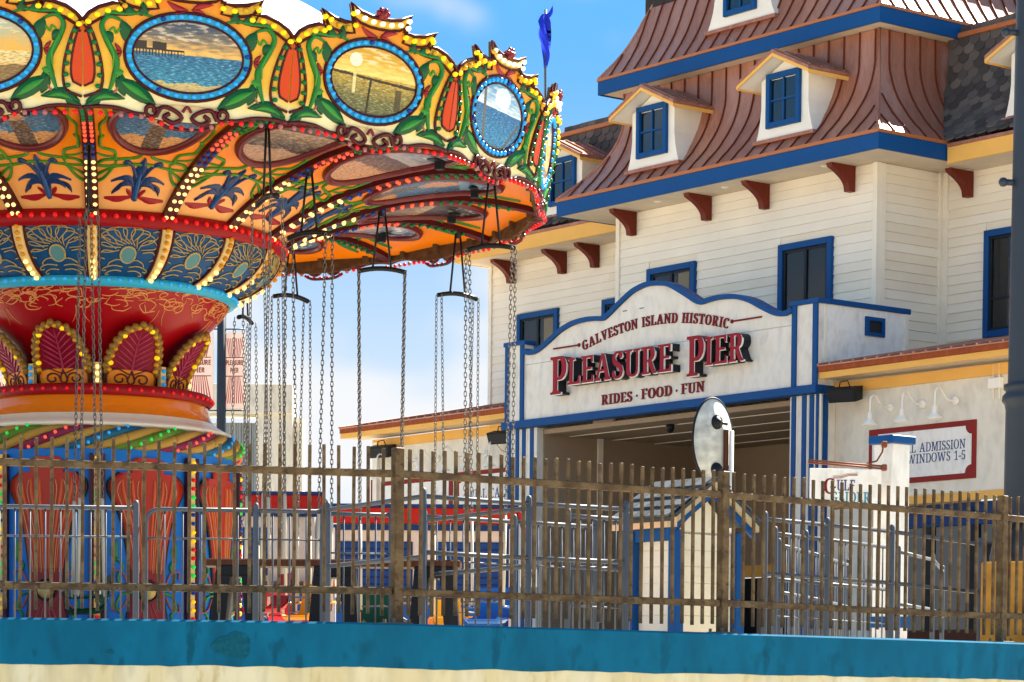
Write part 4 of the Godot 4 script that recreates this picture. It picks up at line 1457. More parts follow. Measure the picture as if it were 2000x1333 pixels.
	for sg in [-1.0, 1.0]:
		var curl := []
		for i in 14:
			var a := i / 13.0 * TAU * 1.2
			var r := 0.085 - 0.05 * i / 13.0
			curl.append(Vector2(sg * (0.42 + cos(a + 2.6) * r), 0.02 + sin(a + 2.6) * r))
		stroke(s, fn, curl, 0.026, 0.035, 5, 2)
		stroke(s, fn, [Vector2(sg * 0.36, -0.05), Vector2(sg * 0.29, 0.06), Vector2(sg * 0.16, 0.04), Vector2(sg * 0.06, -0.04), Vector2(sg * 0.16, -0.10), Vector2(sg * 0.27, -0.05), Vector2(sg * 0.20, 0.0)], 0.028, 0.04)
		stroke(s, fn, [Vector2(sg * 0.34, -0.10), Vector2(sg * 0.2, -0.16), Vector2(0, -0.17)], 0.022, 0.03)
	s.set_color(lin("701c24"))
	stroke(s, fn, [Vector2(-0.05, 0.02), Vector2(0, 0.08), Vector2(0.05, 0.02)], 0.02, 0.045)
	var vine_mesh := made(s)
	var seam_spots := []
	for sg in [-1.0, 1.0]:
		for i in 6:
			var f := (i + 0.6) / 6.4
			var a := pow(sin(PI * clampf(pow(f, 0.52), 0.0, 1.0)), 0.62)
			seam_spots.append(fn.call(sg * (1.19 - 0.166 * a - 0.012), 0.17 + 0.76 * f, 0.03))
	var low_spots := []
	for i in 20:
		var u := lerpf(-1.12, 1.12, i / 19.0)
		low_spots.append(fn.call(u, -0.055 - 0.10 * exp(-pow(u / 0.36, 4.0)), 0.04))
	s = surf(true)
	s.set_color(lin("7a1c26"))
	ball(s, fn.call(0, 1.41, 0.02), 0.075, 10, 6, 0.7)
	for i in 6: ball(s, fn.call(cos(i * TAU / 6) * 0.07, 1.42 + sin(i * TAU / 6) * 0.045, 0.05), 0.032, 6, 4)
	var rosette := made(s)
	for k in 16:
		var deg := SEAM + 22.5 * k + 11.25
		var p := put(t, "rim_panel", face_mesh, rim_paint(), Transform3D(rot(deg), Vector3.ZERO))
		var near := k in [15, 0, 1]
		var shown := k in [15, 0, 1, 2, 3]
		put(p, "panel_back", back_mesh, mat("panel_back"))
		put(p, "crown_band", band_mesh, mat("crown_yellow", "d8ac34", 0.45))
		put(p, "crown_edge", edge_mesh, mat("maroon"))
		put(p, "oval_edge", oval_edge, mat("maroon"))
		put(p, "oval_band", oval_band, mat("ring_teal"))
		put(p, "seascape_painting", picture, seascape([3, 0, 1, 2, 3, 0, 1, 2, 3, 0, 1, 2, 3, 0, 1, 3][(k + 1) % 16]))
		put(p, "vine_ornament", vine_mesh, paint)
		put(p, "rosette", rosette, paint)
		var ys := []
		var ws := []
		for q in crown_spots: (ws if absf(q.x) < 0.40 and q.y > 1.28 else ys).append(rim_fn(q.x, q.y, 0.03))
		var fresh := []
		var worn := []
		for i in ys.size(): (worn if (i * 5 + k * 3) % 9 in [2, 7] else fresh).append(ys[i])
		bulbs(p, fresh, 0.038, mat("bulb_yellow"), shown)
		bulbs(p, worn, 0.037, mat("bulb_worn", "d8a428", 0.3), shown)
		bulbs(p, ws, 0.038, mat("bulb_white"), shown)
		var bs := []
		var dark := []
		for i in oval_spots.size(): (dark if (i * 7 + k * 3) % 11 == 0 else bs).append(rim_fn(oval_spots[i].x, oval_spots[i].y, 0.025))
		bulbs(p, bs, 0.033, mat("bulb_blue"), near)
		bulbs(p, dark, 0.033, mat("bulb_navy"), near)
		bulbs(p, seam_spots, 0.034, mat("bulb_green"), near)
		var lit := []
		var off := []
		for i in low_spots.size(): (off if (i * 5 + k) % 7 in [1, 4] else lit).append(low_spots[i])
		bulbs(p, lit, 0.032, mat("bulb_red"), false)
		bulbs(p, off, 0.032, mat("bulb_dull", "a86a68", 0.3), false)
	# ---- white tent top
	s = surf(true)
	for k in 16:
		var a := deg_to_rad(SEAM + 22.5 * k)
		var b := a + deg_to_rad(22.5)
		for q in [[6.05, 7.2, 3.0, 9.0], [3.0, 9.0, 0.0, 10.6]]:
			var pa := Vector3(sin(a) * q[0], q[1], cos(a) * q[0])
			var pb := Vector3(sin(b) * q[0], q[1], cos(b) * q[0])
			var pc := Vector3(sin(b) * q[2], q[3], cos(b) * q[2])
			var pd := Vector3(sin(a) * q[2], q[3], cos(a) * q[2])
			s.set_smooth_group(-1)
			if q[2] > 0.0: quad(s, pa, pb, pc, pd, Vector3.UP)
			else: tri(s, pa, pb, Vector3(0, q[3], 0), Vector3.UP)
	put(t, "tent_top", s, mat("tent_white"))
	# ---- painted ceiling
	var cf := ceil_fn
	s = surf(true)
	var nz := FastNoiseLite.new()
	nz.seed = 5
	nz.frequency = 1.7
	var rs := []
	for i in 25: rs.append(lerpf(2.42, 6.08, i / 24.0))
	for j in rs.size() - 1:
		for i in 8:
			var P := []
			for e in [[j, i], [j, i + 1], [j + 1, i + 1], [j + 1, i]]:
				var r: float = rs[e[0]]
				var u := lerpf(-1, 1, e[1] / 8.0) * r * 0.1963
				var f := clampf((r - 2.5) / 1.2 + 0.25 * nz.get_noise_2d(u * 3.0, r * 2.0), 0, 1)
				P.append([cf.call(u, r, 0.0), lin("e0a868").lerp(lin("e27a0c"), f)])
			for o in [[0, 1, 2], [0, 2, 3]]:
				var w: Array = [P[o[0]], P[o[1]], P[o[2]]]
				if ((w[0][0] - w[2][0]) as Vector3).cross(w[0][0] - w[1][0]).y > 0: w = [w[0], w[2], w[1]]
				for x in w:
					s.set_color(x[1])
					s.add_vertex(x[0])
	var ceil_mesh := made(s)
	s = surf(true)
	s.set_color(lin("5a1620"))
	tube(s, ellipse(Vector2(0, 4.62), Vector2(0.60, 0.92), 36).map(func(p): return cf.call(p.x, p.y, 0.02)), 0.055, 6, false)
	var ceil_frame := made(s)
	var ceil_pic := made(painted_oval(cf, Vector2(0, 4.62), Vector2(0.56, 0.88), 0.012))
	s = surf(true)
	for side in [false, true]:
		var S := func(pts: Array) -> Array: return mirrored(pts) if side else pts
		s.set_color(lin("35761a"))
		stroke(s, cf, S.call([Vector2(0.04, 3.66), Vector2(0.10, 3.52), Vector2(0.30, 3.46), Vector2(0.50, 3.42), Vector2(0.56, 3.30), Vector2(0.34, 3.30), Vector2(0.10, 3.36), Vector2(0.0, 3.36)]), 0.023, 0.008)
		stroke(s, cf, S.call([Vector2(0.34, 3.42), Vector2(0.36, 3.26), Vector2(0.44, 3.04), Vector2(0.54, 2.98), Vector2(0.56, 3.06), Vector2(0.44, 3.20), Vector2(0.30, 3.30)]), [0.012, 0.018, 0.022, 0.03, 0.028, 0.02, 0.012], 0.008)
		stroke(s, cf, S.call([Vector2(0.36, 3.42), Vector2(0.40, 3.62), Vector2(0.50, 3.68), Vector2(0.60, 3.74), Vector2(0.64, 3.98), Vector2(0.60, 4.0)]), 0.023, 0.008)
		stroke(s, cf, S.call([Vector2(0.38, 3.50), Vector2(0.52, 3.52), Vector2(0.62, 3.58)]), [0.012, 0.018, 0.01], 0.008)
		stroke(s, cf, S.call([Vector2(0.62, 3.95), Vector2(0.70, 4.30), Vector2(0.66, 4.60), Vector2(0.76, 5.0), Vector2(0.72, 5.4)]), [0.012, 0.02, 0.024, 0.02, 0.012], 0.008)
		s.set_color(lin("2a6a2a"))
		leaf(s, cf, S.call([Vector2(0.74, 5.0)])[0], S.call([Vector2(0.95, 5.3)])[0], 0.05, 0.1, 0.03)
		leaf(s, cf, S.call([Vector2(0.72, 5.3)])[0], S.call([Vector2(0.80, 5.8)])[0], 0.06, -0.1, 0.03)
		# blue plume and red leaves at its foot
		s.set_color(lin("10305e"))
		leaf(s, cf, S.call([Vector2(0.02, 2.894)])[0], S.call([Vector2(0.34, 2.996)])[0], 0.06, -0.34 if side else 0.34, 0.03)
		leaf(s, cf, S.call([Vector2(0.02, 2.919)])[0], S.call([Vector2(0.24, 2.868)])[0], 0.05, -0.3 if side else 0.3, 0.03)
		stroke(s, cf, S.call([Vector2(0.03, 3.060), Vector2(0.12, 3.303), Vector2(0.20, 3.406), Vector2(0.23, 3.354)]), [0.03, 0.025, 0.035, 0.03], 0.008)
		s.set_color(lin("0e224a"))
		leaf(s, cf, S.call([Vector2(0.20, 2.970)])[0], S.call([Vector2(0.30, 2.791)])[0], 0.035, 0.1, 0.03)
		s.set_color(lin("8c101e"))
		leaf(s, cf, S.call([Vector2(0.05, 2.740)])[0], S.call([Vector2(0.38, 2.714)])[0], 0.05, 0.12 if side else -0.12, 0.03)
		leaf(s, cf, S.call([Vector2(0.04, 2.740)])[0], S.call([Vector2(0.12, 2.868)])[0], 0.03, 0.0, 0.03)
	s.set_color(lin("10305e"))
	leaf(s, cf, Vector2(0, 2.714), Vector2(0, 3.508), 0.085, 0.0, 0.04)
	s.set_color(lin("1c4a80"))
	stroke(s, cf, [Vector2(0, 2.714), Vector2(0, 2.996), Vector2(0, 3.380)], [0.04, 0.03, 0.01], 0.02)
	var ceil_ornament := made(s)
	var rib := surf()
	for side in [-1.0, 1.0]:
		pass
	for j in rs.size() - 1:
		var a0 := Vector3(0, ceil_y(rs[j]), rs[j])
		var a1 := Vector3(0, ceil_y(rs[j + 1]), rs[j + 1])
		var x := Vector3(0.085, 0, 0)
		var d := Vector3(0, -0.075, 0)
		quad(rib, a0 - x + d, a0 + x + d, a1 + x + d, a1 - x + d, Vector3.DOWN)
		quad(rib, a0 - x, a0 - x + d, a1 - x + d, a1 - x, Vector3.LEFT)
		quad(rib, a0 + x, a0 + x + d, a1 + x + d, a1 + x, Vector3.RIGHT)
	var rib_mesh := made(rib)
	var warm := []
	var blue := []
	var red := []
	var green := []
	for i in 24:
		var r := 2.56 + i * 0.135
		for sg in [-1.0, 1.0]:
			var q: Vector3 = cf.call(sg * 0.042, r, 0.09)
			(warm if i < 8 else blue if i < 11 else red if i < 16 else green).append(q)
	var lamp := surf()
	box(lamp, Vector3(0, -0.06, 0), Vector3(0.10, 0.12, 0.10))
	box(lamp, Vector3(-0.12, -0.02, 0), Vector3(0.24, 0.012, 0.12))
	var lamp_mesh := made(lamp)
	for k in 16:
		var deg := SEAM + 22.5 * k
		var c := put(t, "ceiling_panel", ceil_mesh, paint, Transform3D(rot(deg + 11.25), Vector3.ZERO))
		put(c, "painting_frame", ceil_frame, paint)
		put(c, "seascape_painting", ceil_pic, seascape([4, 5, 6][k % 3]))
		put(c, "scroll_ornament", ceil_ornament, paint)
		put(c, "spotlight", lamp_mesh, mat("black_iron"), Transform3D(Basis(), Vector3(0.30, ceil_y(5.15) - 0.02, 5.15)))
		var r := put(t, "rib", rib_mesh, mat("maroon"), Transform3D(rot(deg), Vector3.ZERO))
		var near := k in [0, 1, 2]
		bulbs(r, warm, 0.030, mat("bulb_warm"), near)
		bulbs(r, blue, 0.028, mat("bulb_navy"), false)
		bulbs(r, red, 0.028, mat("bulb_pink"), false)
		bulbs(r, green, 0.028, mat("bulb_green"), false)
	# ---- rings, barrel, bowl
	s = surf(true)
	lathe(s, [Vector2(2.50, 5.97), Vector2(2.56, 5.94), Vector2(2.57, 5.80), Vector2(2.52, 5.75), Vector2(2.45, 5.75)], 96)
	var ring := put(t, "red_bulb_ring", s, mat("ring_red"))
	var spots := []
	for i in 104: spots.append(Vector3(sin(i * TAU / 104) * 2.575, 5.87, cos(i * TAU / 104) * 2.575))
	bulbs(ring, spots, 0.036, mat("bulb_red"), false)
	var barrel := [Vector2(2.49, 5.78), Vector2(2.475, 5.70), Vector2(2.43, 5.60), Vector2(2.36, 5.50), Vector2(2.26, 5.40), Vector2(2.13, 5.31), Vector2(2.0, 5.25), Vector2(1.86, 5.20)]
	var bf := lathe_fn(barrel)
	var panel := surf(true)
	patch(panel, bf, [[0.0, -0.393, 0.393], [0.14, -0.393, 0.393], [0.28, -0.393, 0.393], [0.42, -0.393, 0.393], [0.57, -0.393, 0.393], [0.71, -0.393, 0.393], [0.85, -0.393, 0.393], [1.0, -0.393, 0.393]], 8, 0.0)
	var panel_mesh := made(panel)
	s = surf(true)
	stroke(s, bf, ellipse(Vector2(0, 0.52), Vector2(0.085, 0.13), 16), 0.014, 0.01, 5, 1)
	for i in 9:
		var a := lerpf(-1.25, 1.25, i / 8.0)
		var d := Vector2(sin(a) * 0.9, -cos(a) * 1.3)
		var c := Vector2(0, 0.50)
		var side := Vector2(d.y, -d.x) * 0.10
		stroke(s, bf, [c + d * 0.12, c + d * 0.22 + side, c + d * 0.33 + side * 1.2, c + d * 0.36, c + d * 0.30 - side * 0.4, c + d * 0.16], 0.008, 0.008, 4, 3)
	for sg in [-1.0, 1.0]:
		for q in [[0.66, 0.20], [0.76, 0.26], [0.86, 0.22]]:
			stroke(s, bf, [Vector2(sg * 0.04, q[0] - 0.04), Vector2(sg * q[1] * 0.6, q[0] - 0.06), Vector2(sg * q[1], q[0]), Vector2(sg * q[1] * 1.08, q[0] + 0.06), Vector2(sg * q[1] * 0.9, q[0] + 0.05)], 0.009, 0.008, 4, 3)
		stroke(s, bf, [Vector2(sg * 0.20, 0.30), Vector2(sg * 0.30, 0.22), Vector2(sg * 0.30, 0.10), Vector2(sg * 0.24, 0.14)], 0.009, 0.008, 4, 3)
		stroke(s, bf, [Vector2(sg * 0.16, 0.48), Vector2(sg * 0.27, 0.46), Vector2(sg * 0.32, 0.56), Vector2(sg * 0.26, 0.60)], 0.009, 0.008, 4, 3)
	var daisy := made(s)
	s = surf(true)
	disc(s, bf, Vector2(0, 0.52), Vector2(0.08, 0.125), 0.02, 16)
	var eye := made(s)
	s = surf(true)
	var strip_rows := []
	for i in 9: strip_rows.append([i / 8.0, -0.055, 0.055])
	patch(s, bf, strip_rows, 1, 0.03, 0.03)
	var strip := made(s)
	s = surf(true)
	for sg in [-1.0, 1.0]: stroke(s, bf, [Vector2(sg * 0.075, 0), Vector2(sg * 0.075, 0.25), Vector2(sg * 0.075, 0.5), Vector2(sg * 0.075, 0.75), Vector2(sg * 0.075, 1.0)], 0.02, 0.012, 5, 2)
	var strip_edge := made(s)
	var amber := []
	var lit := []
	for i in 9: (amber if i < 5 else lit).append(bf.call(0.0, (i + 0.5) / 9.0, 0.05))
	for k in 16:
		var c := put(t, "barrel_panel", panel_mesh, mat("barrel_blue"), Transform3D(rot(SEAM + 22.5 * k + 11.25), Vector3.ZERO))
		put(c, "gold_daisy", daisy, mat("gold_soft", "a8915c", 0.5, 0.2))
		put(c, "daisy_eye", eye, mat("daisy_eye", "4f7c82", 0.5))
		var q := put(t, "barrel_strip", strip, mat("strip_pale", "d8b878", 0.5), Transform3D(rot(SEAM + 22.5 * k), Vector3.ZERO))
		put(q, "strip_edge", strip_edge, mat("maroon"))
		bulbs(q, amber, 0.036, mat("bulb_amber"), k in [15, 0, 1])
		bulbs(q, lit, 0.036, mat("bulb_warm"), k in [15, 0, 1])
	s = surf(true)
	lathe(s, [Vector2(1.82, 5.25), Vector2(1.89, 5.22), Vector2(1.91, 5.17), Vector2(1.88, 5.11), Vector2(1.80, 5.09)], 80)
	ring = put(t, "teal_bulb_ring", s, mat("ring_teal"))
	spots = []
	for i in 84: spots.append(Vector3(sin(i * TAU / 84) * 1.905, 5.165, cos(i * TAU / 84) * 1.905))
	bulbs(ring, spots, 0.03, mat("bulb_blue"), false)
	var bowl := [Vector2(1.81, 5.13), Vector2(1.77, 5.05), Vector2(1.66, 4.90), Vector2(1.51, 4.74), Vector2(1.35, 4.60), Vector2(1.18, 4.46), Vector2(1.06, 4.30), Vector2(0.99, 4.10), Vector2(0.97, 3.8)]
	s = surf(true)
	lathe(s, bowl, 80)
	put(t, "red_bowl", s, mat("bowl_red"))
	var wf := lathe_fn(bowl)
	s = surf(true)
	rng.seed = 991
	for k in 9:
		var u0 := TAU * 2.0 * k / 9.0
		for i in 34:
			var c := Vector2(u0 + rng.randf_range(-0.72, 0.72), rng.randf_range(0.05, 0.27))
			var a := rng.randf_range(0, TAU)
			var pts := []
			var r := rng.randf_range(0.08, 0.17)
			for j in 5:
				var b := a + j * rng.randf_range(0.5, 1.0)
				pts.append(Vector2(c.x + cos(b) * r * (1.5 - 0.18 * j), clampf(c.y + sin(b) * r * 0.38, 0.02, 0.34)))
			stroke(s, wf, pts, [0.005, 0.009, 0.010, 0.008, 0.004], 0.003, 4, 3)
		for sg in [-1.0, 1.0]:
			stroke(s, wf, [Vector2(u0 + sg * 0.05, 0.28), Vector2(u0 + sg * 0.07, 0.36), Vector2(u0 + sg * 0.16, 0.44)], [0.006, 0.007, 0.003], 0.003, 4, 3)
	put(t, "gold_scrollwork", s, mat("gold_line", "cf8a52", 0.4, 0.2)).set_meta("kind", "stuff")
	# ---- palmettes round the neck
	var pf := func(u: float, v: float, h: float) -> Vector3:
		# v 0..0.95 up; leans outwards more and more
		var out := 1.12 + 0.12 * v + 0.36 * v * v + h
		return Vector3(u, 3.87 + v * 0.78, out)
	var prow := []
	for i in 15:
		var f := i / 14.0
		var w := 0.36 if f < 0.26 else 0.36 * sqrt(maxf(0.0, 1.0 - pow((f - 0.26) / 0.74, 2.6)))
		w *= 1.0 if f < 0.26 else 0.98
		prow.append([f * 0.98, -w, w])
	s = surf(true)
	patch(s, pf, prow, 6, 0.0)
	var pal_face := made(s)
	s = surf(true)
	patch(s, pf, prow, 4, -0.06)
	var rimp := []
	for q in prow: rimp.append(Vector2(q[1], q[0]))
	for i in range(prow.size() - 2, -1, -1): rimp.append(Vector2(prow[i][2], prow[i][0]))
	stroke(s, pf, rimp.slice(3, -3), 0.045, -0.01, 6, 1)
	for p in along(rimp.slice(4, -4), 0.10): ball(s, pf.call(p.x * 1.07, p.y * 1.02, -0.01), 0.052, 6, 4)
	var pal_rim := made(s)
	s = surf(true)
	for i in 7:
		var f := 0.34 + i * 0.085
		var w: float = 0.27 * sqrt(maxf(0.05, 1.0 - pow((f - 0.26) / 0.74, 2.2)))
		for sg in [-1.0, 1.0]: stroke(s, pf, [Vector2(0, f - 0.10), Vector2(sg * w * 0.5, f), Vector2(sg * w, f + 0.09)], [0.006, 0.014, 0.004], 0.004, 4, 3)
	stroke(s, pf, [Vector2(0, 0.22), Vector2(0, 0.5), Vector2(0, 0.88)], [0.02, 0.014, 0.004], 0.004, 4, 3)
	var pal_vein := made(s)
	s = surf(true)
	patch(s, pf, [[0.0, -0.35, 0.35], [0.08, -0.35, 0.35], [0.16, -0.35, 0.35], [0.24, -0.33, 0.33], [0.28, -0.2, 0.2]], 4, 0.012, 0.02)
	var pal_foot := made(s)
	s = surf(true)
	for sg in [-1.0, 1.0]:
		var curl := []
		for i in 12:
			var a := i / 11.0 * TAU * 1.1
			var r := 0.11 - 0.075 * i / 11.0
			curl.append(Vector2(sg * (0.16 - cos(a) * r), 0.12 + sin(a) * r * 0.9))
		stroke(s, pf, curl, 0.012, 0.02, 5, 2)
		stroke(s, pf, [Vector2(0, 0.04), Vector2(sg * 0.05, 0.10), Vector2(0, 0.26)], 0.012, 0.02)
	stroke(s, pf, [Vector2(-0.34, 0.0), Vector2(-0.34, 0.22), Vector2(-0.2, 0.28), Vector2(0, 0.2), Vector2(0.2, 0.28), Vector2(0.34, 0.22), Vector2(0.34, 0.0)], 0.010, 0.016)
	var pal_scroll := made(s)
	var pspots := along(rimp.slice(3, -3), 0.115)
	for k in 8:
		var deg := 8.6 + 22.5 + 45.0 * k
		var c := put(t, "palmette", pal_face, mat("palm_crimson", "780a22", 0.35), Transform3D(rot(deg), Vector3.ZERO))
		put(c, "gilt_rim", pal_rim, mat("gold_dim"))
		put(c, "leaf_vein", pal_vein, mat("palm_vein", "a03458", 0.35))
		put(c, "orange_foot", pal_foot, mat("foot_orange", "e0861c", 0.4))
		put(c, "foot_scroll", pal_scroll, mat("palm_line", "5a2a30", 0.4))
		var on := []
		var dim := []
		for i in pspots.size(): (on if i % 4 == 1 else dim).append(pf.call(pspots[i].x * 0.93, pspots[i].y * 0.98, 0.02))
		bulbs(c, on, 0.042, mat("bulb_yellow"), k in [6, 7, 0, 1])
		bulbs(c, dim, 0.038, mat("bulb_amber"), k in [7, 0])
		var post := boxpart(t, "neck_post", Vector3.ZERO, Vector3(0.10, 0.30, 0.06), mat("strip_pale", "d8b878"))
		post.transform = Transform3D(rot(8.6 + 45.0 * k), rot(8.6 + 45.0 * k) * Vector3(0, 4.02, 1.21))
		bulbs(post, [Vector3(0, 0.09, 0.04), Vector3(0, 0.0, 0.04), Vector3(0, -0.09, 0.04)], 0.036, mat("bulb_warm" if k % 2 == 0 else "bulb_blue"), k in [7, 0, 1])
	# ---- lower red ring, orange bell
	s = surf(true)
	lathe(s, [Vector2(0.9, 3.90), Vector2(1.35, 3.88), Vector2(1.53, 3.86), Vector2(1.57, 3.83), Vector2(1.57, 3.74), Vector2(1.53, 3.71)], 72)
	ring = put(t, "red_lamp_ring", s, mat("ring_red"))
	spots = []
	for i in 60: spots.append(Vector3(sin(i * TAU / 60) * 1.578, 3.785, cos(i * TAU / 60) * 1.578))
	bulbs(ring, spots, 0.028, mat("bulb_red"), false)
	s = surf(true)
	lathe(s, [Vector2(1.50, 3.73), Vector2(1.52, 3.68), Vector2(1.535, 3.60), Vector2(1.56, 3.53), Vector2(1.60, 3.47)], 72)
	put(t, "orange_bell", s, mat("bell_orange"))
	s = surf(true)
	lathe(s, [Vector2(1.60, 3.47), Vector2(1.66, 3.42), Vector2(1.75, 3.37), Vector2(1.84, 3.33), Vector2(1.86, 3.30), Vector2(1.80, 3.27)], 72)
	put(t, "cream_flare", s, mat("bell_cream"))
	# ---- twisted garland
	s = surf(true)
	var cols := [lin("a8843c"), lin("1f5a7a"), lin("a8843c"), lin("5a7a2c"), lin("a8843c"), lin("7a2a4a")]
	for i in 36:
		var pts := []
		for j in 25:
			var b := TAU * j / 24.0
			var an := TAU * (i + b / TAU * 6.0) / 36.0
			pts.append(Vector3(sin(an) * (1.84 + cos(b) * 0.105), 3.12 + sin(b) * 0.105, cos(an) * (1.84 + cos(b) * 0.105)))
		s.set_color(cols[i % 6])
		tube(s, pts, 0.062, 7, false)
	var garland := put(t, "twisted_garland", s, mat("ride_matte"))
	for q in [["bulb_lime", 3], ["bulb_blue", 1], ["bulb_pink", 5]]:
		spots = []
		for i in 6:
			for j in 6:
				var b := lerpf(-0.9, 1.1, j / 5.0)
				var a: float = (q[1] + 6.0 * i + b / TAU * 6.0) / 36.0 * TAU
				spots.append(Vector3(sin(a) * (1.84 + cos(b) * 0.168), 3.12 + sin(b) * 0.168, cos(a) * (1.84 + cos(b) * 0.168)))
		bulbs(garland, spots, 0.026, mat(q[0]), false)
	# ---- base with its red fluted vases
	var base := [Vector2(1.88, 2.98), Vector2(1.90, 2.0), Vector2(1.91, 1.0), Vector2(1.92, 0.02)]
	s = surf(true)
	lathe(s, base, 72)
	put(t, "base_drum", s, mat("base_blue"))
	var df := func(u: float, v: float, h: float) -> Vector3:
		var a := u / 1.91
		return Vector3(sin(a) * (1.905 + h), v, cos(a) * (1.905 + h))
	var vase := []
	var shape := [[0.05, 0.44], [0.3, 0.40], [0.6, 0.30], [0.9, 0.24], [1.15, 0.22], [1.4, 0.23], [1.7, 0.27], [2.0, 0.33], [2.2, 0.40], [2.35, 0.48], [2.45, 0.515], [2.55, 0.50], [2.62, 0.42], [2.66, 0.36]]
	for q in shape: vase.append([q[0], -q[1], q[1]])
	s = surf(true)
	s.set_color(lin("7a0c18"))
	patch(s, df, vase.slice(0, 6), 8, 0.03, 0.03)
	s.set_color(lin("a42a12"))
	patch(s, df, vase.slice(5), 8, 0.03, 0.03)
	patch(s, df, [[2.66, -0.22, 0.22], [2.80, -0.24, 0.24], [2.86, -0.16, 0.16]], 4, 0.03, 0.03)
	for sg in [-1.0, 1.0]:
		s.set_color(lin("16120f"))
		stroke(s, df, shape.map(func(q): return Vector2(sg * (q[1] + 0.015), q[0])), 0.02, 0.012, 5, 2)
		s.set_color(lin("c4531e"))
		for f in [0.18, 0.42, 0.68]:
			stroke(s, df, [Vector2(sg * 0.20 * f, 1.35), Vector2(sg * 0.24 * f, 1.7), Vector2(sg * 0.36 * f, 2.1), Vector2(sg * 0.48 * f, 2.4), Vector2(sg * 0.50 * f, 2.58)], [0.006, 0.014, 0.02, 0.026, 0.012], 0.028, 5, 3)
		s.set_color(lin("c89060"))
		for f in [0.3, 0.55, 0.85]:
			stroke(s, df, [Vector2(sg * 0.21 * f, 1.35), Vector2(sg * 0.25 * f, 1.7), Vector2(sg * 0.38 * f, 2.15), Vector2(sg * 0.48 * f, 2.42), Vector2(sg * 0.42 * f, 2.56)], 0.007, 0.034, 4, 3)
		s.set_color(lin("b04a50"))
		stroke(s, df, [Vector2(sg * 0.05, 0.95), Vector2(sg * 0.2, 0.6), Vector2(sg * 0.36, 0.1)], 0.007, 0.034, 4, 3)
		stroke(s, df, [Vector2(sg * 0.02, 0.95), Vector2(sg * 0.09, 0.6), Vector2(sg * 0.16, 0.1)], 0.007, 0.034, 4, 3)
		s.set_color(lin("2f7a3c"))
		stroke(s, df, [Vector2(sg * 0.2, 1.15), Vector2(sg * 0.34, 1.16), Vector2(sg * 0.40, 1.30), Vector2(sg * 0.33, 1.44), Vector2(sg * 0.42, 1.55)], 0.02, 0.014)
		stroke(s, df, [Vector2(sg * 0.2, 1.10), Vector2(sg * 0.36, 1.06), Vector2(sg * 0.42, 0.90), Vector2(sg * 0.34, 0.80), Vector2(sg * 0.42, 0.68)], 0.02, 0.014)
		leaf(s, df, Vector2(sg * 0.42, 1.5), Vector2(sg * 0.42, 1.78), 0.05, 0.1, 0.03)
		leaf(s, df, Vector2(sg * 0.42, 0.72), Vector2(sg * 0.42, 0.44), 0.05, 0.1, 0.03)
		s.set_color(lin("a05048"))
		stroke(s, df, [Vector2(sg * 0.26, 1.2), Vector2(sg * 0.34, 1.36), Vector2(sg * 0.46, 1.38), Vector2(sg * 0.46, 1.28)], 0.012, 0.02)
		stroke(s, df, [Vector2(sg * 0.26, 1.05), Vector2(sg * 0.34, 0.90), Vector2(sg * 0.47, 0.86), Vector2(sg * 0.46, 0.96)], 0.012, 0.02)
	s.set_color(lin("16120f"))
	stroke(s, df, ellipse(Vector2(0, 1.12), Vector2(0.135, 0.135), 20), 0.016, 0.04, 5, 1)
	s.set_color(lin("b8a05a"))
	ball(s, df.call(0, 1.12, 0.02), 0.115, 14, 8)
	var vase_mesh := made(s)
	s = surf()
	box(s, Vector3(0, 1.45, 1.93), Vector3(0.085, 2.9, 0.05))
	var pale := made(s)
	s = surf()
	for x in [-0.075, 0.075]: cbox(s, Vector3(x, 1.45, 1.935), Vector3(0.06, 2.9, 0.09), 0.015)
	var dark_trim := made(s)
	var names := ["bulb_yellow", "bulb_red", "bulb_red", "bulb_lime", "bulb_lime", "bulb_blue", "bulb_blue"]
	for k in 9:
		var deg := 8.6 + 40.0 * k
		put(t, "fluted_vase", vase_mesh, paint, Transform3D(rot(deg + 20.0), Vector3.ZERO))
		var p := put(t, "light_strip", pale, mat("strip_pale", "d8b878"), Transform3D(rot(deg), Vector3.ZERO))
		put(p, "strip_trim", dark_trim, mat("strip_dark", "3f1c2c", 0.4))
		for i in 24: bulbs(p, [Vector3(0, 2.84 - i * 0.115, 1.97)], 0.034, mat(["bulb_yellow", "bulb_yellow", "bulb_red", "bulb_red", "bulb_lime", "bulb_lime", "bulb_navy", "bulb_navy"][i % 8]), k in [0, 1, 8])
	s = surf()
	lathe(s, [Vector2(0, 0.06), Vector2(4.2, 0.06), Vector2(4.25, 0.0)], 64)
	put(t, "platform", s, mat("concrete"))

# ---------------------------------------------------------------- the hanging seats
func chain_mesh(length: float) -> ArrayMesh:
	var key := "chain_%.2f" % length
	if meshes.has(key): return meshes[key]
	var s := surf(true)
	var n := int(length / 0.062)
	for i in n:
		var pts := []
		var turn := Basis(Vector3.UP, PI / 2 * (i % 2) + 0.4)
		for k in 9:
			var a := TAU * k / 8.0
			var y := sin(a) * 0.026
			pts.append(turn * Vector3(cos(a) * 0.018, y + (0.016 if y > 0.001 else -0.016 if y < -0.001 else 0.0), 0) + Vector3(0, -0.062 * (i + 0.5), 0))
		tube(s, pts, 0.0058, 4, false)
	meshes[key] = made(s)
	return meshes[key]

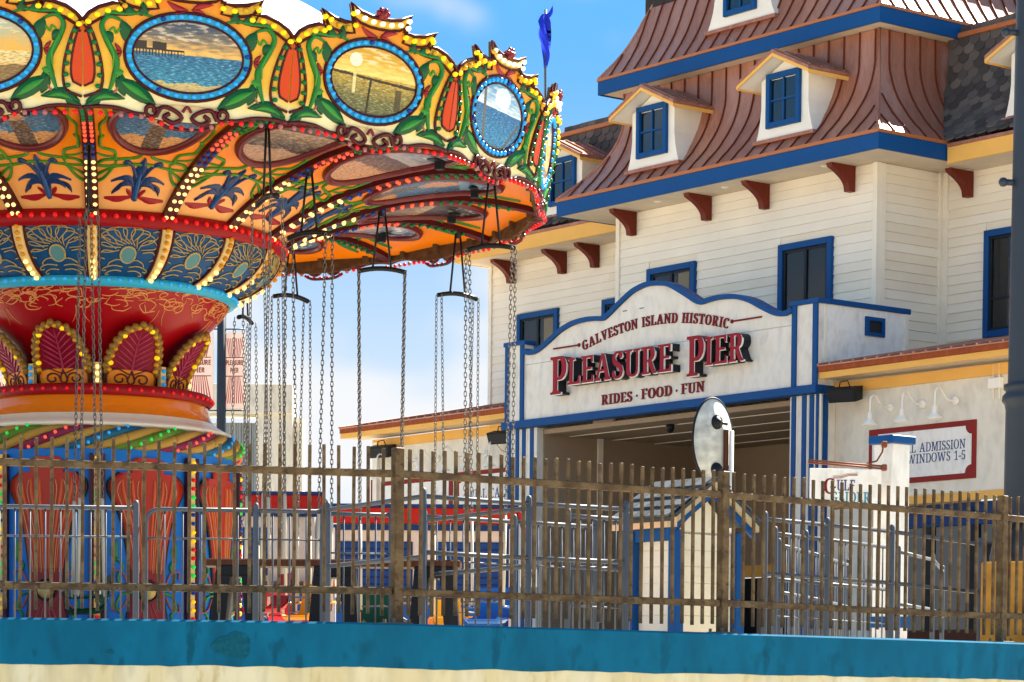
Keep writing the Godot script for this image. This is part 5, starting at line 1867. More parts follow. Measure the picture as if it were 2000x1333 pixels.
func swings() -> void:
	var colours := ["14402c", "a81c22", "d88a1a", "1c5aa8", "14402c", "d8a01a", "a81c22", "1c5aa8"]
	var says := {0: "dark green swing seat numbered 11 hanging before the tower's blue base", 1: "red swing seat whose chains hang just right of the blue barrel", 2: "orange swing seat hung from the second black bar right of the tower", 3: "blue swing seat with chains in front of the building's left corner", 4: "green swing seat under the widest bar against open sky", 5: "yellow swing seat under the lower bar just left of the building", 6: "red swing seat behind the tower's right edge, its bar tilted to the right", 7: "blue swing seat hung in front of the right striped banner", 8: "green swing seat directly behind the ride tower", 9: "yellow swing seat behind the left side of the ride tower", 14: "red swing seat of the inner ring past the left picture edge", 15: "blue swing seat of the outer ring past the left picture edge"}
	var L := 3.55
	for k: int in says:
		var deg := SEAM + 22.5 * k
		var r := 3.9 if k % 2 == 0 else 5.6
		var b := rot(deg)
		var t := thing("hanging_swing", says[k], "swing", Transform3D(rot(deg + 90.0 + [9.0, -4.0, 5.0, -3.0, 0.0, 4.0, -5.0, 3.0][k % 8]), RIDE_AT + b * Vector3(0, 0, r)), "swing seats of the chair ride")
		var hx := 0.32
		var top := ceil_y(r) - 0.06
		var bar := 7.60 - DECK
		var s := surf(true)
		var pts := []
		for i in 9:
			var f := lerpf(-1, 1, i / 8.0)
			pts.append(Vector3(f * (hx + 0.02), bar + 0.05 * (1.0 - f * f), 0))
		tube(s, pts, 0.036, 6)
		put(t, "spreader_bar", s, mat("black_iron"))
		for x in [-0.13, 0.13]:
			s = surf(true)
			tube(s, [Vector3(x * 0.25, top, 0), Vector3(x, bar + 0.04, 0)], 0.016, 5)
			put(t, "rod", s, mat("black_iron"))
		s = surf(true)
		tube(s, [Vector3(0, top + 0.12, 0), Vector3(0, top - 0.1, 0)], 0.05, 8)
		put(t, "hanger", s, mat("black_iron"))
		var cm := chain_mesh(L)
		for q in [[-1, -1], [-1, 1], [1, -1], [1, 1]]:
			var a := Vector3(q[0] * hx, bar, q[1] * 0.07)
			var e := Vector3(q[0] * 0.27, bar - L - 1.15, q[1] * 0.16)
			var d := (a - e).normalized()
			var x := d.cross(Vector3.BACK).normalized()
			var bs := Basis(x, d, x.cross(d))
			put(t, "chain", cm, mat("chain_steel"), Transform3D(bs, a))
			s = surf(true)
			tube(s, [a - d * L * 0.985, e], 0.021, 6)
			put(t, "chain_sleeve", s, mat("rope_white"))
		var y := bar - L - 1.15
		var m := mat("seat_%d" % (k % 8), colours[k % 8], 0.3)
		s = surf(true)
		# moulded bucket: seat pan curving up into the back
		var prof := [Vector2(0.26, -0.16), Vector2(0.22, -0.20), Vector2(0.05, -0.19), Vector2(-0.10, -0.18), Vector2(-0.18, -0.12), Vector2(-0.22, 0.05), Vector2(-0.25, 0.22), Vector2(-0.25, 0.27)]
		for i in prof.size() - 1:
			for q in [[-0.25, -0.2], [-0.2, 0.2], [0.2, 0.25]]:
				var lift := func(x: float) -> float: return 0.05 if absf(x) > 0.22 else 0.0
				var A := Vector3(q[0], prof[i].y + lift.call(q[0]), prof[i].x)
				var B := Vector3(q[1], prof[i].y + lift.call(q[1]), prof[i].x)
				var C := Vector3(q[1], prof[i + 1].y + lift.call(q[1]), prof[i + 1].x)
				var D := Vector3(q[0], prof[i + 1].y + lift.call(q[0]), prof[i + 1].x)
				quad(s, A, B, C, D, Vector3(0, 1, 0.4))
				var o := Vector3(0, -0.02, -0.015)
				quad(s, A + o, B + o, C + o, D + o, Vector3(0, -1, -0.4))
		var seat := put(t, "seat_bucket", s, m, Transform3D(Basis(Vector3.UP, PI), Vector3(0, y, 0)))
		for x in [-0.27, 0.27]:
			s = surf(true)
			tube(s, [Vector3(0, y + 0.02, x * 0.0 + 0.24), Vector3(0, y, -0.22)].map(func(p): return Vector3(x, p.y, p.z)), 0.018, 6)
			put(t, "side_bar", s, m)
		s = surf(true)
		tube(s, [Vector3(-0.27, y + 0.06, -0.28), Vector3(0.0, y + 0.07, -0.33), Vector3(0.27, y + 0.06, -0.28)], 0.014, 6)
		put(t, "safety_bar", s, mat("galvanised"))
		if k == 0:
			var plate := boxpart(t, "number_plate", Vector3.ZERO, Vector3(0.16, 0.24, 0.012), m, 0.004)
			plate.transform = Transform3D(Basis(Vector3.UP, -PI / 2), Vector3(-0.262, y + 0.05, 0.13))
			lettering(plate, "seat_number", "11", -0.05, 0.05, -0.04, 0.09, 0.007, 0.010, mat("letter_white"), true, false)

# ---------------------------------------------------------------- booths behind the ride
func booths() -> void:
	for q in [[-3.18, 0.04, -47.0, 5.01, "white booth with a long red fascia and blue shutters", true], [-7.2, -3.4, -49.0, 5.36, "white booth with red fascia half hidden behind the ride tower", false]]:
		var w: float = q[1] - q[0]
		var h: float = q[3] - DECK
		var t := thing("game_booth", q[4], "booth", Transform3D(Basis(), Vector3((q[0] + q[1]) * 0.5, DECK, q[2])), "booths behind the swing ride")
		boxpart(t, "wall", Vector3(0, h * 0.5 - 0.05, -0.9), Vector3(w - 0.3, h - 0.1, 1.6), mat("booth_wall", "efe2d6", 0.6, 0.0, "soft", 0.8))
		boxpart(t, "red_fascia", Vector3(0, h - 0.19, 0.02), Vector3(w, 0.27, 0.1), mat("red_fascia"), 0.01)
		boxpart(t, "blue_cap", Vector3(0, h - 0.025, 0.0), Vector3(w + 0.04, 0.06, 0.2), mat("navy"), 0.01)
		boxpart(t, "blue_strip", Vector3(0, h - 0.39, -0.02), Vector3(w - 0.2, 0.09, 0.12), mat("navy"))
		boxpart(t, "roof", Vector3(0, h - 0.08, -0.9), Vector3(w, 0.05, 1.8), mat("corrugated"))
		for i in (2 if q[5] else 3):
			var x := -w * 0.25 + 0.5 * w * i - (0.0 if q[5] else w * 0.1)
			var sw := w * 0.40 if q[5] else 0.8
			var f := boxpart(t, "shutter", Vector3(x, h - 1.05, -0.09), Vector3(sw, 0.85, 0.03), mat("navy"))
			for j in 7: boxpart(f, "slat", Vector3(0, -0.36 + j * 0.12, 0.022), Vector3(sw - 0.06, 0.10, 0.02), mat("navy_slat", "1c4486", 0.5), 0.006)
		boxpart(t, "counter", Vector3(0, h - 1.62, 0.0), Vector3(w - 0.3, 0.06, 0.4), mat("galvanised"), 0.01)
		boxpart(t, "lower_panel", Vector3(0, h - 2.1, -0.07), Vector3(w - 0.3, 0.8, 0.05), mat("booth_blue", "2c6cc0", 0.45))
		if q[5]:
			var s := surf()
			prism(s, [Vector2(0, 0), Vector2(0.06, 0), Vector2(0.20, -0.46), Vector2(0.14, -0.46)], -0.9, 0.06, Transform3D(Basis(), Vector3(w * 0.5, h - 0.1, 0)))
			put(t, "awning_end", s, mat("red_fascia"))
			for x in [w * 0.5 - 0.08, -w * 0.5 + 0.08]:
				boxpart(t, "corner_post", Vector3(x, h * 0.5 - 0.2, 0.0), Vector3(0.1, h - 0.4, 0.1), mat("booth_wall"), 0.008)
				boxpart(t, "corner_stripe", Vector3(x - 0.09, h * 0.5 - 0.2, -0.02), Vector3(0.06, h - 0.4, 0.06), mat("navy"), 0.005)
	# parked kiddie machines seen low between the pickets
	for q in [[-2.95, -42.6, "c41f2c", "red moulded ride car standing low behind the fence", 0.7], [-2.15, -43.2, "e08a1c", "orange moulded ride car beside the blue booth panel", 0.9], [-0.9, -43.0, "e6981a", "yellow-orange ride car near the black bench end", 0.75]]:
		var t := thing("ride_car", q[3], "ride car", Transform3D(rot(20), Vector3(q[0], DECK, q[1])), "small moulded cars behind the fence")
		var m := mat("car_%s" % q[2], q[2], 0.25)
		var s := surf(true)
		var prof := [Vector2(0, 0.95 * q[4]), Vector2(0.30, 0.92 * q[4]), Vector2(0.46, 0.75 * q[4]), Vector2(0.52, 0.5 * q[4]), Vector2(0.46, 0.22), Vector2(0.34, 0.12), Vector2(0, 0.1)]
		lathe(s, prof, 20)
		var body := put(t, "body", s, m, Transform3D(Basis.from_scale(Vector3(1.25, 1.0, 0.8)), Vector3.ZERO))
		boxpart(t, "seat_back", Vector3(-0.3, 1.05 * q[4], -0.1), Vector3(0.12, 0.5, 0.5), m, 0.04)
		s = surf(true)
		tube(s, [Vector3(0.0, 0.9 * q[4], 0.25), Vector3(0.3, 1.15 * q[4], 0.25), Vector3(0.55, 1.0 * q[4], 0.2), Vector3(0.6, 0.7 * q[4], 0.2)], 0.025, 6)
		put(t, "grab_rail", s, mat("galvanised"))
		for x in [-0.4, 0.4]:
			s = surf(true)
			lathe(s, [Vector2(0, 0.06), Vector2(0.14, 0.06), Vector2(0.14, -0.06), Vector2(0, -0.06)], 14)
			put(t, "wheel", s, mat("speaker_black"), Transform3D(Basis(Vector3.RIGHT, PI / 2), Vector3(x, 0.14, 0.38)))
	# the long bench with black trestles
	var t := thing("trestle_bench", "brown plank bench on black trestle legs behind the fence", "bench", Transform3D(rot(-1.5), Vector3(-1.38, DECK, -21.0)))
	boxpart(t, "plank", Vector3(0, 0.72, 0), Vector3(1.95, 0.055, 0.32), mat("wood_brown"), 0.008)
	for x in [-0.72, 0.02, 0.78]:
		var g := surf()
		cbox(g, Vector3(x, 0.66, 0), Vector3(0.30, 0.10, 0.34), 0.02)
		put(t, "trestle_head", g, mat("speaker_black"))
		for sg in [-1.0, 1.0]:
			var l := surf()
			prism(l, [Vector2(x + sg * 0.04, 0.66), Vector2(x + sg * 0.15, 0.66), Vector2(x + sg * 0.21, 0.0), Vector2(x + sg * 0.10, 0.0)], -0.16, 0.16)
			put(t, "leg", l, mat("speaker_black"))

# ---------------------------------------------------------------- hut
func kiosk_hut() -> void:
	# turned like the building; its gable looks to the camera's right
	var t := thing("kiosk_hut", "small cream hut with blue trim and grey shingle roof behind the fence", "hut", Transform3D(Basis(Vector3.UP, BUILDING_TURN), Vector3(1.53, DECK, -26.1)))
	# local x = gable side direction (towards camera right), z = outwards to the left face
	var dx := 0.62
	var dz := 0.78
	# walls: left face is at z = 0 running in -x; gable face is at x = 0 running in -z
	boxpart(t, "wall", Vector3(-dx * 0.5, 0.66, -dz * 0.5), Vector3(dx - 0.06, 1.32, dz - 0.06), mat("hut_wall", "eee2c4", 0.7, 0.0, "soft", 1.0))
	var g := surf()
	prism(g, [Vector2(0.0, 1.28), Vector2(dz, 1.28), Vector2(dz * 0.5, 1.64)], -0.06, -0.03, Transform3D(Basis(Vector3.FORWARD, Vector3.UP, Vector3.RIGHT), Vector3(0, 0, 0)))
	put(t, "gable", g, mat("hut_wall"))
	for i in 8:
		boxpart(t, "panel_board", Vector3(-dx * 0.5, 0.14 + i * 0.155, -0.028), Vector3(dx - 0.12, 0.15, 0.012), mat("hut_left_lit", "efe0cc", 0.7, 0.0, "soft", 1.3), 0.003)  # left boards tinted peach for the light falling on that side
		boxpart(t, "panel_board", Vector3(-0.028, 0.14 + i * 0.155, -dz * 0.5), Vector3(0.012, 0.15, dz - 0.12), mat("hut_wall"), 0.003)
	for p in [[0, 0], [-dx, 0], [0, -dz]]:
		boxpart(t, "corner_post", Vector3(p[0], 0.66, p[1]), Vector3(0.11, 1.34, 0.11), mat("blue_trim"), 0.006)
	boxpart(t, "base_trim", Vector3(-dx * 0.5, 0.06, 0.0), Vector3(dx, 0.13, 0.06), mat("blue_trim"))
	boxpart(t, "base_trim", Vector3(0.0, 0.06, -dz * 0.5), Vector3(0.06, 0.13, dz), mat("blue_trim"))
	boxpart(t, "head_trim", Vector3(-dx * 0.5, 1.29, 0.012), Vector3(dx, 0.12, 0.05), mat("blue_trim"))
	boxpart(t, "fascia", Vector3(-dx * 0.5, 1.39, 0.14), Vector3(dx + 0.3, 0.09, 0.03), mat("hut_peach", "dcae86", 0.6))
	for sg in [0.0, 1.0]:
		# two slopes, ridge along x
		var e := Vector2(0.17, 1.40) if sg == 0.0 else Vector2(-dz - 0.17, 1.40)
		var pk := Vector2(-dz * 0.5, 1.80)
		var s := surf()
		prism(s, [e, pk, pk + Vector2(0, 0.04), e + Vector2(0, 0.04)], -dx - 0.12, 0.13, Transform3D(Basis(Vector3.BACK, Vector3.UP, Vector3.RIGHT), Vector3.ZERO))
		var r := put(t, "roof_slope", s, mat("roof_slate"))
		for row in 4:
			for c in 5:
				var f0 := row / 4.0
				var a := e.lerp(pk, f0)
				var d := (pk - e).normalized()
				var q := surf()
				var n := Vector2(-d.y, d.x) if sg == 1.0 else Vector2(d.y, -d.x)
				if n.y < 0: n = -n
				var o := n * 0.05
				prism(q, [a + o, a + o + d * 0.165, a + o + d * 0.165 + n * 0.006, a + o + n * 0.022], 0.0, 0.165, Transform3D(Basis(Vector3.BACK, Vector3.UP, Vector3.RIGHT), Vector3(-dx - 0.12 + c * 0.172 + 0.02 * (row % 2), 0, 0)))
				put(r, "shingle", q, mat("slate_%d" % ((row * 3 + c * 5) % 3), ["4e545a", "43494f", "5c6267"][(row * 3 + c * 5) % 3], 0.95, 0.0, "fine", 6.0))
		var b := surf()
		prism(b, [e + Vector2(0, -0.14), pk + Vector2(0, -0.14), pk + Vector2(0, -0.065), e + Vector2(0, -0.065)], 0.05, 0.085, Transform3D(Basis(Vector3.BACK, Vector3.UP, Vector3.RIGHT), Vector3.ZERO))
		put(t, "barge_board", b, mat("blue_trim"))
		b = surf()
		prism(b, [e + Vector2(0, -0.06), pk + Vector2(0, -0.06), pk + Vector2(0, -0.003), e + Vector2(0, -0.003)], 0.06, 0.125, Transform3D(Basis(Vector3.BACK, Vector3.UP, Vector3.RIGHT), Vector3.ZERO))
		put(t, "barge_edge", b, mat("hut_rake", "b3a27e", 0.7))

# ---------------------------------------------------------------- grey queue railings
func railing(label: String, line: Array, heights: Array, balusters: float, curved := false) -> void:
	var a: Vector3 = line[0]
	var t := thing("queue_railing", label, "railing", Transform3D(Basis(), Vector3(a.x, DECK, a.z)), "grey queue railings behind the fence")
	var m := mat("galvanised")
	for i in line.size():
		var p: Vector3 = line[i] - a
		if curved and i == 0: continue
		var s := surf(true)
		lathe(s, [Vector2(0, 1.13), Vector2(0.016, 1.124), Vector2(0.023, 1.10), Vector2(0.023, 0.0)], 10)
		put(t, "post", s, m, Transform3D(Basis(), p))
		s = surf(true)
		lathe(s, [Vector2(0.075, 0.012), Vector2(0.075, 0.0)], 10)
		lathe(s, [Vector2(0, 0.012), Vector2(0.075, 0.012)], 10, true)
		put(t, "foot", s, m, Transform3D(Basis(), p))
		if i == line.size() - 1: break
	for i in line.size() - 1:
		var p: Vector3 = line[i] - a
		var q: Vector3 = line[i + 1] - a
		for h in heights:
			var s := surf(true)
			var r := 0.017 if h > 0 else 0.007
			var y := absf(h)
			if curved and i == 0 and h == heights[0]:
				var d := (q - p).normalized()
				var pts := []
				for k in 7:
					var an := PI / 2 * k / 6.0
					pts.append(p + d * (0.1 - 0.1 * sin(an)) + Vector3.UP * (0.12 + 0.0 + 0.1 - 0.1 * cos(an)) - Vector3.UP * 0.0)
				var arc := []
				for k in 7:
					var an := PI / 2 * k / 6.0
					arc.append(p + d * (0.1 - 0.1 * cos(an)) + Vector3.UP * (y - 0.1 + 0.1 * sin(an)))
				var lowa := []
				for k in 7:
					var an := PI / 2 * k / 6.0
					lowa.append(p + d * (0.1 - 0.1 * sin(an)) + Vector3.UP * (0.2 - 0.1 * cos(an)))
				tube(s, [q + Vector3.UP * 0.1] + lowa + arc + [q + Vector3.UP * y], r, 7)
			else:
				tube(s, [p + Vector3.UP * y, q + Vector3.UP * y], r, 7)
			put(t, "rail", s, m)
		if balusters > 0.0:
			var n := int((q - p).length() / balusters)
			for k in range(1, n):
				var s := surf(true)
				var c := p.lerp(q, float(k) / n)
				tube(s, [c + Vector3.UP * 0.1, c + Vector3.UP * absf(heights[0])], 0.007, 5)
				put(t, "baluster", s, m)

func v(x: float, z: float) -> Vector3:
	return Vector3(x, 0, z)

func railings() -> void:
	railing("grey barrier with thin bars in front of the ride's first red vase", [v(-4.4, -20.05), v(-2.76, -20.15)], [1.07, -0.86, 0.1], 0.105)
	railing("grey barrier with a rounded end in front of the ride base", [v(-2.70, -20.24), v(-1.90, -20.31), v(-1.41, -20.36)], [1.07, -0.86, 0.1], 0.115, true)
	railing("short grey railing just left of the middle fence post", [v(-1.39, -20.57), v(-0.92, -20.68)], [1.07, -0.78, 0.1], 0.105)
	railing("grey slanting two-rail barrier crossing behind the middle fence post", [v(-1.36, -20.14), v(-0.62, -18.79)], [1.07, 0.66], 0.0)
	railing("long grey two-rail barrier in front of the red booth", [v(-0.62, -18.76), v(0.10, -19.39), v(0.80, -19.84)], [1.07, 0.69], 0.0)
	railing("grey barred railing below the red booth fascia", [v(-0.68, -20.76), v(0.0, -21.3), v(0.65, -21.83)], [1.07, -0.74, 0.1], 0.11)
	railing("grey two-rail barrier running in towards the red booth's right end", [v(-0.68, -20.95), v(0.10, -19.55)], [1.05, 0.64], 0.0)
	railing("grey barred railing left of the cream hut", [v(0.40, -20.57), v(0.86, -20.95)], [1.07, 0.69, -0.4, 0.1], 0.10)
	railing("long grey queue railing running right from the cream hut", [v(1.88, -20.73), v(2.42, -21.36), v(3.02, -22.09), v(4.0, -23.69)], [1.07, 0.66], 0.0)
	railing("barred grey queue railing right of the hut behind the long one", [v(2.12, -22.45), v(2.42, -22.91), v(3.29, -24.25)], [1.07, 0.70, -0.4, 0.1], 0.115)
	railing("grey sloping handrail bending away beside the white sign post", [v(3.46, -24.87), v(3.97, -26.18), v(4.39, -28.28)], [1.07, 0.6], 0.0)
	railing("far grey barred railing below the small hanging sign", [v(2.30, -24.0), v(2.70, -25.15), v(3.29, -27.23)], [1.07, 0.66, 0.1], 0.13)

# ---------------------------------------------------------------- lamp post, signs, flag, banners
func street_things() -> void:
	var t := thing("lamp_post", "tall dark grey iron lamp post at the right edge", "lamp post", Transform3D(Basis(), Vector3(4.43, DECK, -24.0)))
	var s := surf(true)
	var Y := func(w: float) -> float: return w - DECK
	lathe(s, [Vector2(0.118, 9.5), Vector2(0.165, Y.call(4.42)), Vector2(0.165, Y.call(4.40))], 20)
	lathe(s, [Vector2(0.168, Y.call(4.43)), Vector2(0.20, Y.call(4.42)), Vector2(0.20, Y.call(4.38)), Vector2(0.175, Y.call(4.36)), Vector2(0.21, Y.call(4.32)), Vector2(0.215, Y.call(4.28)), Vector2(0.19, Y.call(4.25)), Vector2(0.18, Y.call(4.2)), Vector2(0.185, Y.call(3.3))], 20)
	put(t, "shaft", s, mat("lamp_iron"))
	s = surf(true)
	lathe(s, [Vector2(0.185, Y.call(3.4)), Vector2(0.20, Y.call(3.25)), Vector2(0.27, Y.call(3.08)), Vector2(0.30, Y.call(2.94)), Vector2(0.30, 0.9), Vector2(0.32, 0.0)], 20)
	put(t, "bell_base", s, mat("lamp_iron"))
	for y in [Y.call(7.43), Y.call(6.15)]:
		s = surf(true)
		tube(s, [Vector3(-0.1, y, 0.02), Vector3(-0.24, y, 0.05)], 0.028, 8)
		ball(s, Vector3(-0.24, y, 0.05), 0.042, 8, 5)
		put(t, "banner_stub", s, mat("lamp_iron"))
	s = surf(true)
	tube(s, [Vector3(-0.16, 0.95, 0.30), Vector3(-0.22, 1.02, 0.28), Vector3(-0.20, 1.18, 0.26), Vector3(-0.05, 1.30, 0.25)], 0.022, 6)
	put(t, "conduit", s, mat("black_iron"))
	t = thing("orange_pedestal", "orange painted concrete block below the dark lamp post", "pedestal", Transform3D(rot(-30), Vector3(4.15, 0, -22.85)))
	boxpart(t, "block", Vector3(0.22, 2.40, -0.18), Vector3(0.98, 0.86, 0.55), mat("orange_block"), 0.015)
	# small sign on its post
	t = thing("sign_post", "white square post with a blue cap carrying a hanging sign", "post", Transform3D(Basis(Vector3.UP, BUILDING_TURN), Vector3(4.09, DECK, -30.0)))
	boxpart(t, "shaft", Vector3(-0.14, 1.27, -0.14), Vector3(0.28, 2.54, 0.28), mat("board_white"), 0.01)
	boxpart(t, "cap", Vector3(-0.14, 2.58, -0.14), Vector3(0.37, 0.09, 0.37), mat("blue_trim"), 0.01)
	boxpart(t, "base_band", Vector3(-0.14, 0.6, -0.14), Vector3(0.30, 0.12, 0.30), mat("blue_trim"))
	boxpart(t, "red_foot", Vector3(-0.14, 0.2, -0.14), Vector3(0.34, 0.4, 0.34), mat("red_fascia"))
	var arm := thing("hanging_sign", "white hanging sign reading GULF GLIDER on a rusty bracket", "sign", Transform3D(Basis(), Vector3(4.0, 4.2, -29.9)))
	for y in [0.03, 0.055]:
		s = surf(true)
		tube(s, [Vector3(-0.02, y - 0.03, 0), Vector3(-0.84, y + 0.02, 0.1)], 0.012, 6)
		put(arm, "bracket_bar", s, mat("rust_bar", "7a4630", 0.6, 0.2))
	s = surf(true)
	tube(s, [Vector3(-0.02, 0.27, 0.0), Vector3(-0.03, 0.18, 0.0), Vector3(-0.09, 0.08, 0.01), Vector3(-0.2, 0.05, 0.02)], 0.011, 6)
	put(arm, "brace", s, mat("rust_bar"))
	for y in [0.01, 0.26]: boxpart(arm, "socket", Vector3(-0.01, y, 0), Vector3(0.06, 0.07, 0.07), mat("rust_bar"), 0.01)
	var bx := Transform3D(Basis(Vector3.UP, 0.12), Vector3(-0.43, -0.21, 0.05))
	var bd := boxpart(arm, "board", Vector3.ZERO, Vector3(0.79, 0.40, 0.02), mat("board_white"), 0.004)
	bd.transform = bx
	lettering(bd, "letter", "G", -0.24, -0.11, -0.075, 0.17, 0.011, 0.015, mat("letter_maroon"))
	lettering(bd, "letter", "ULF", -0.10, 0.10, -0.035, 0.115, 0.011, 0.015, mat("letter_slate", "3c4a78", 0.5))
	lettering(bd, "letter", "GLIDER", -0.16, 0.27, -0.165, 0.115, 0.011, 0.015, mat("letter_teal", "3f7f94", 0.5))
	for i in 3:
		s = surf(true)
		tube(s, [Vector3(-0.14, 0.095 + i * 0.012, 0.012), Vector3(-0.05, 0.10 + i * 0.014, 0.012), Vector3(0.03, 0.125 + i * 0.012, 0.012), Vector3(0.13, 0.13 + i * 0.012, 0.012)], 0.003, 4)
		put(bd, "swoosh", s, mat(["letter_red", "letter_maroon", "yellow_fascia"][i]))
	for i in 2:
		s = surf(true)
		tube(s, [Vector3(-0.10, -0.178 - i * 0.01, 0.012), Vector3(0.04, -0.183 - i * 0.01, 0.012), Vector3(0.2, -0.172 - i * 0.01, 0.012)], 0.003, 4)
		put(bd, "swoosh", s, mat("letter_red"))
	# back of an oval sign
	t = thing("oval_sign", "back of a white oval sign on a thin pole above the hut", "sign", Transform3D(rot(38), Vector3(2.0, 4.31, -28.0)))
	s = surf(true)
	lathe(s, [Vector2(0, 0.012), Vector2(0.97, 0.012), Vector2(1.0, 0.0), Vector2(0.97, -0.012), Vector2(0, -0.012)], 36)
	put(t, "disc", s, mat("oval_white", "dfe0d6", 0.5, 0.0, "blotch", 2.0), Transform3D(Basis(Vector3.RIGHT * 0.27, Vector3.BACK, Vector3.DOWN * 0.42), Vector3.ZERO))
	s = surf(true)
	tube(s, ellipse(Vector2.ZERO, Vector2(0.27, 0.42), 40).map(func(p): return Vector3(p.x, p.y, 0)), 0.012, 6, false)
	put(t, "black_edge", s, mat("speaker_black"))
	for y in [0.18, -0.30]:
		s = surf(true)
		lathe(s, [Vector2(0.075, 0.0), Vector2(0.07, 0.02), Vector2(0.04, 0.03), Vector2(0.02, 0.06), Vector2(0, 0.065)], 16, true)
		put(t, "hub", s, mat("black_iron"), Transform3D(Basis(Vector3.RIGHT, PI / 2), Vector3(0.04, y, 0.01)))
		s = surf(true)
		tube(s, [Vector3(0.04, y, 0.05), Vector3(0.14, y - 0.02, 0.06)], 0.015, 6)
		put(t, "bolt", s, mat("black_iron"))
	s = surf(true)
	tube(s, [Vector3(0.20, 0.10, 0.06), Vector3(0.20, -2.36, 0.06)], 0.024, 8)
	put(t, "pole", s, mat("lamp_white"))
	boxpart(t, "side_plate", Vector3(0.155, -0.2, 0.03), Vector3(0.05, 0.62, 0.02), mat("wood_brown"))
	# banner pole
	t = thing("banner_pole", "dark grey pole between two striped banners", "pole", Transform3D(Basis(), Vector3(-5.10, DECK, -48.0)))
	s = surf(true)
	lathe(s, [Vector2(0, 7.2), Vector2(0.075, 7.2), Vector2(0.085, 4.0), Vector2(0.095, 0.0)], 14)
	put(t, "shaft", s, mat("lamp_iron"))
	for q in [[-0.52, "pink striped banner left of the dark pole", 0.50], [0.31, "pink striped banner right of the dark pole", 0.36]]:
		banner(q[1], Vector3(-5.10 + q[0] * 0.74, 0, -47.97), q[2], q[0] < 0)
		for y in [6.13, 4.73]:
			s = surf(true)
			tube(s, [Vector3(0, y, 0.02), Vector3(q[0] * 1.3, y, 0.03)], 0.012, 5)
			put(t, "banner_arm", s, mat("black_iron"))
	banner("pink striped banner showing behind the left palmettes", Vector3(-8.75, -0.78, -48.0), 0.5, true)
	# furled flag
	t = thing("furled_flag", "furled blue flag on a thin pole above the ride rim", "flag", Transform3D(Basis(), Vector3(0.36, 8.9, -37.2)))
	s = surf(true)
	tube(s, [Vector3(0, 0, 0), Vector3(0, 2.0, 0)], 0.02, 6)
	put(t, "pole", s, mat("galvanised"))
	s = surf(true)
	var rings := []
	for i in 15:
		var f := i / 14.0
		var ring := []
		var wide := 0.018 + 0.085 * pow(f, 0.7) * (1.0 if f < 0.86 else 1.0 - (f - 0.86) * 4.5)
		for k in 14:
			var a := TAU * k / 14.0 + f * 2.6
			var r := wide * (0.72 + 0.34 * sin(k * 2.7 + f * 5.0) + (0.2 if k % 2 else -0.1))
			ring.append(Vector3(0.02 * sin(f * 7.0) + cos(a) * r, 1.22 + f * 0.72, sin(a) * r))
		rings.append(ring)
	for i in 14:
		for k in 14:
			var o: Vector3 = rings[i][k] - Vector3(0, rings[i][k].y, 0)
			quad(s, rings[i][k], rings[i][(k + 1) % 14], rings[i + 1][(k + 1) % 14], rings[i + 1][k], o)
	tube(s, [Vector3(0.02, 1.90, 0), Vector3(0.07, 1.96, 0), Vector3(0.10, 2.06, 0)], [0.035, 0.028, 0.006], 6)
	put(t, "cloth", s, mat("flag_blue"))

func banner(label: String, at: Vector3, w: float, full: bool) -> void:
	var t := thing("striped_banner", label, "banner", Transform3D(rot(-6), Vector3(at.x, at.y, at.z)), "striped banners on dark poles")
	var y0 := 6.72
	var y1 := 8.02
	var x := w * 0.5
	boxpart(t, "cloth", Vector3(0, (y0 + y1) * 0.5, 0), Vector3(w, y1 - y0, 0.012), banner_cloth())
	var s := surf()
	var n := 9
	for part in [[y0 + 0.08, 7.26, 7.35], [7.60, y1 - 0.1, 7.35]]:
		for i in n:
			var a := lerpf(-0.92, 0.92, i / float(n - 1))
			var up: bool = part[0] > 7.4
			var yc := 7.43
			var ya: float = part[0]
			var yb: float = part[1]
			var P := []
			for q in [[a - 0.05, ya], [a + 0.05, ya], [a + 0.05, yb], [a - 0.05, yb]]:
				var spread: float = lerpf(0.42, 1.0, clampf(absf(q[1] - yc) / 0.62, 0, 1))
				P.append(Vector3(q[0] * x * spread * 0.95, q[1], 0.008))
			quad(s, P[0], P[1], P[2], P[3], Vector3.BACK)
	put(t, "ray_print", s, mat("banner_red", "a8404a", 0.85)).set_meta("kind", "stuff")
	for y in [7.27, 7.59]: boxpart(t, "rule_line", Vector3(0, y, 0.008), Vector3(w * 0.84, 0.014, 0.004), mat("letter_maroon"))
	lettering(t, "letter", "PLEASURE", -w * 0.41, w * 0.41, 7.46, 0.085, 0.008, 0.011, mat("letter_maroon"), true, false)
	lettering(t, "letter", "PIER", -w * 0.2, w * 0.2, 7.33, 0.085, 0.008, 0.011, mat("letter_maroon"), true, false)

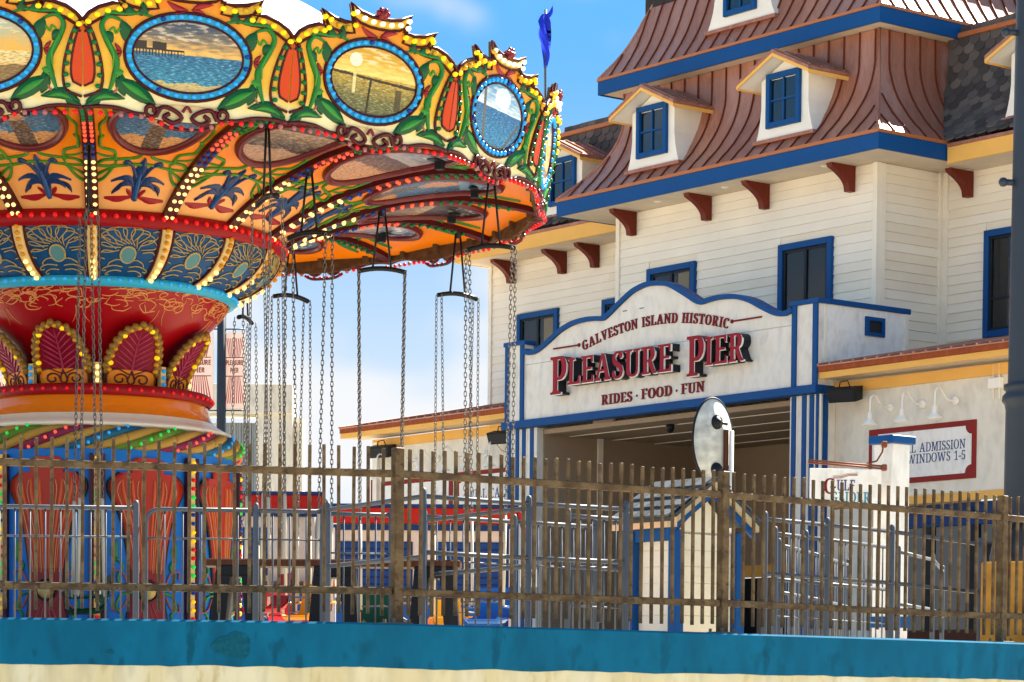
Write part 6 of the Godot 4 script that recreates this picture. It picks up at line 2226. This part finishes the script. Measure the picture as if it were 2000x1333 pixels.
# ---------------------------------------------------------------- lamps and boxes on the walls
func gooseneck(x: float, y: float, z: float, label: String, group: String) -> void:
	var t := thing("gooseneck_lamp", label, "wall lamp", BT * Transform3D(Basis(), Vector3(x, y, z)), group)
	var s := surf(true)
	lathe(s, [Vector2(0.085, 0.0), Vector2(0.08, 0.03), Vector2(0.03, 0.05), Vector2(0, 0.05)], 14, true)
	put(t, "wall_plate", s, mat("lamp_white"), Transform3D(Basis(Vector3.RIGHT, PI / 2), Vector3.ZERO))
	s = surf(true)
	var raw := [Vector2(0, 0), Vector2(0.12, -0.01), Vector2(0.22, 0.01), Vector2(0.31, 0.09), Vector2(0.39, 0.17), Vector2(0.46, 0.19), Vector2(0.52, 0.14), Vector2(0.535, 0.03), Vector2(0.54, -0.15)]
	stroke(s, func(u, w, _h): return Vector3(0, w, u), raw, 0.017, 0.0, 7, 4)
	put(t, "neck", s, mat("lamp_white"))
	s = surf(true)
	lathe(s, [Vector2(0.025, -0.12), Vector2(0.04, -0.15), Vector2(0.045, -0.24), Vector2(0.08, -0.29), Vector2(0.14, -0.34), Vector2(0.145, -0.36)], 18, false, 0, TAU, Vector3(0, 0, 0.54))
	put(t, "shade", s, mat("lamp_white"))

func speaker(x: float, y: float, z: float, label: String) -> void:
	var t := thing("loudspeaker", label, "speaker", BT * Transform3D(Basis(Vector3.UP, 0.35) * Basis(Vector3.RIGHT, 0.25), Vector3(x, y, z)), "black speakers under the eaves")
	var s := surf()
	prism(s, [Vector2(-0.27, -0.13), Vector2(0.27, -0.13), Vector2(0.30, 0.12), Vector2(-0.30, 0.12)], -0.16, 0.16)
	put(t, "cabinet", s, mat("speaker_black"))
	boxpart(t, "grille", Vector3(0, -0.005, 0.165), Vector3(0.5, 0.2, 0.014), mat("window_black"), 0.004)
	s = surf(true)
	tube(s, [Vector3(-0.12, 0.12, -0.02), Vector3(-0.10, 0.22, -0.05), Vector3(0.05, 0.24, -0.06), Vector3(0.09, 0.12, -0.05)], 0.012, 6)
	put(t, "yoke", s, mat("black_iron"))

func fittings() -> void:
	var W := 1.935
	for q in [[2.33, "left white gooseneck lamp above the admission sign"], [3.14, "middle white gooseneck lamp above the admission sign"], [3.94, "right white gooseneck lamp above the admission sign"]]:
		gooseneck(q[0], 7.15, W + 0.004, q[1], "gooseneck lamps on the right building")
	for q in [[-13.3, "first from the left"], [-12.52, "second from the left"], [-11.69, "third from the left"], [-10.75, "fourth from the left"], [-9.93, "nearest the marquee"], [-9.1, "half hidden by the marquee column"]]:
		gooseneck(q[0], 7.12, W + 0.004, "cream gooseneck lamp on the left low building, %s" % q[1], "gooseneck lamps on the left building")
	speaker(1.50, 7.44, W + 0.36, "black speaker at the marquee's right corner")
	speaker(-13.45, 7.40, W + 0.30, "black speaker at the far left end of the low eave")
	speaker(-8.95, 7.40, W + 0.30, "black speaker tucked beside the marquee's left column")
	var t := thing("junction_box", "small white junction box with conduits beside the lamp post", "electrical box", BT * Transform3D(Basis(), Vector3(4.93, 7.37, W)))
	boxpart(t, "box", Vector3(0, 0, 0.05), Vector3(0.30, 0.19, 0.10), mat("lamp_white"), 0.01)
	for x in [-0.07, 0.07]:
		var s := surf(true)
		tube(s, [Vector3(x, 0.35, 0.03), Vector3(x, -0.30, 0.03)], 0.018, 6)
		put(t, "conduit", s, mat("lamp_white"))
	# white notice wired to the railing
	t = thing("notice_board", "small white notice hanging low behind the railings", "sign", Transform3D(rot(-20), Vector3(0.12, 2.62, -22.0)))
	boxpart(t, "sheet", Vector3.ZERO, Vector3(0.15, 0.14, 0.008), mat("board_white"), 0.002)
	lettering(t, "letter", "ORT", -0.055, 0.04, 0.01, 0.035, 0.004, 0.007, mat("window_black"), true, false)

func banner_cloth() -> StandardMaterial3D:
	var m := mat("banner_cloth", "f4e6e0", 0.85)
	m.backlight_enabled = true
	m.backlight = Color(0.62, 0.55, 0.52)
	return m
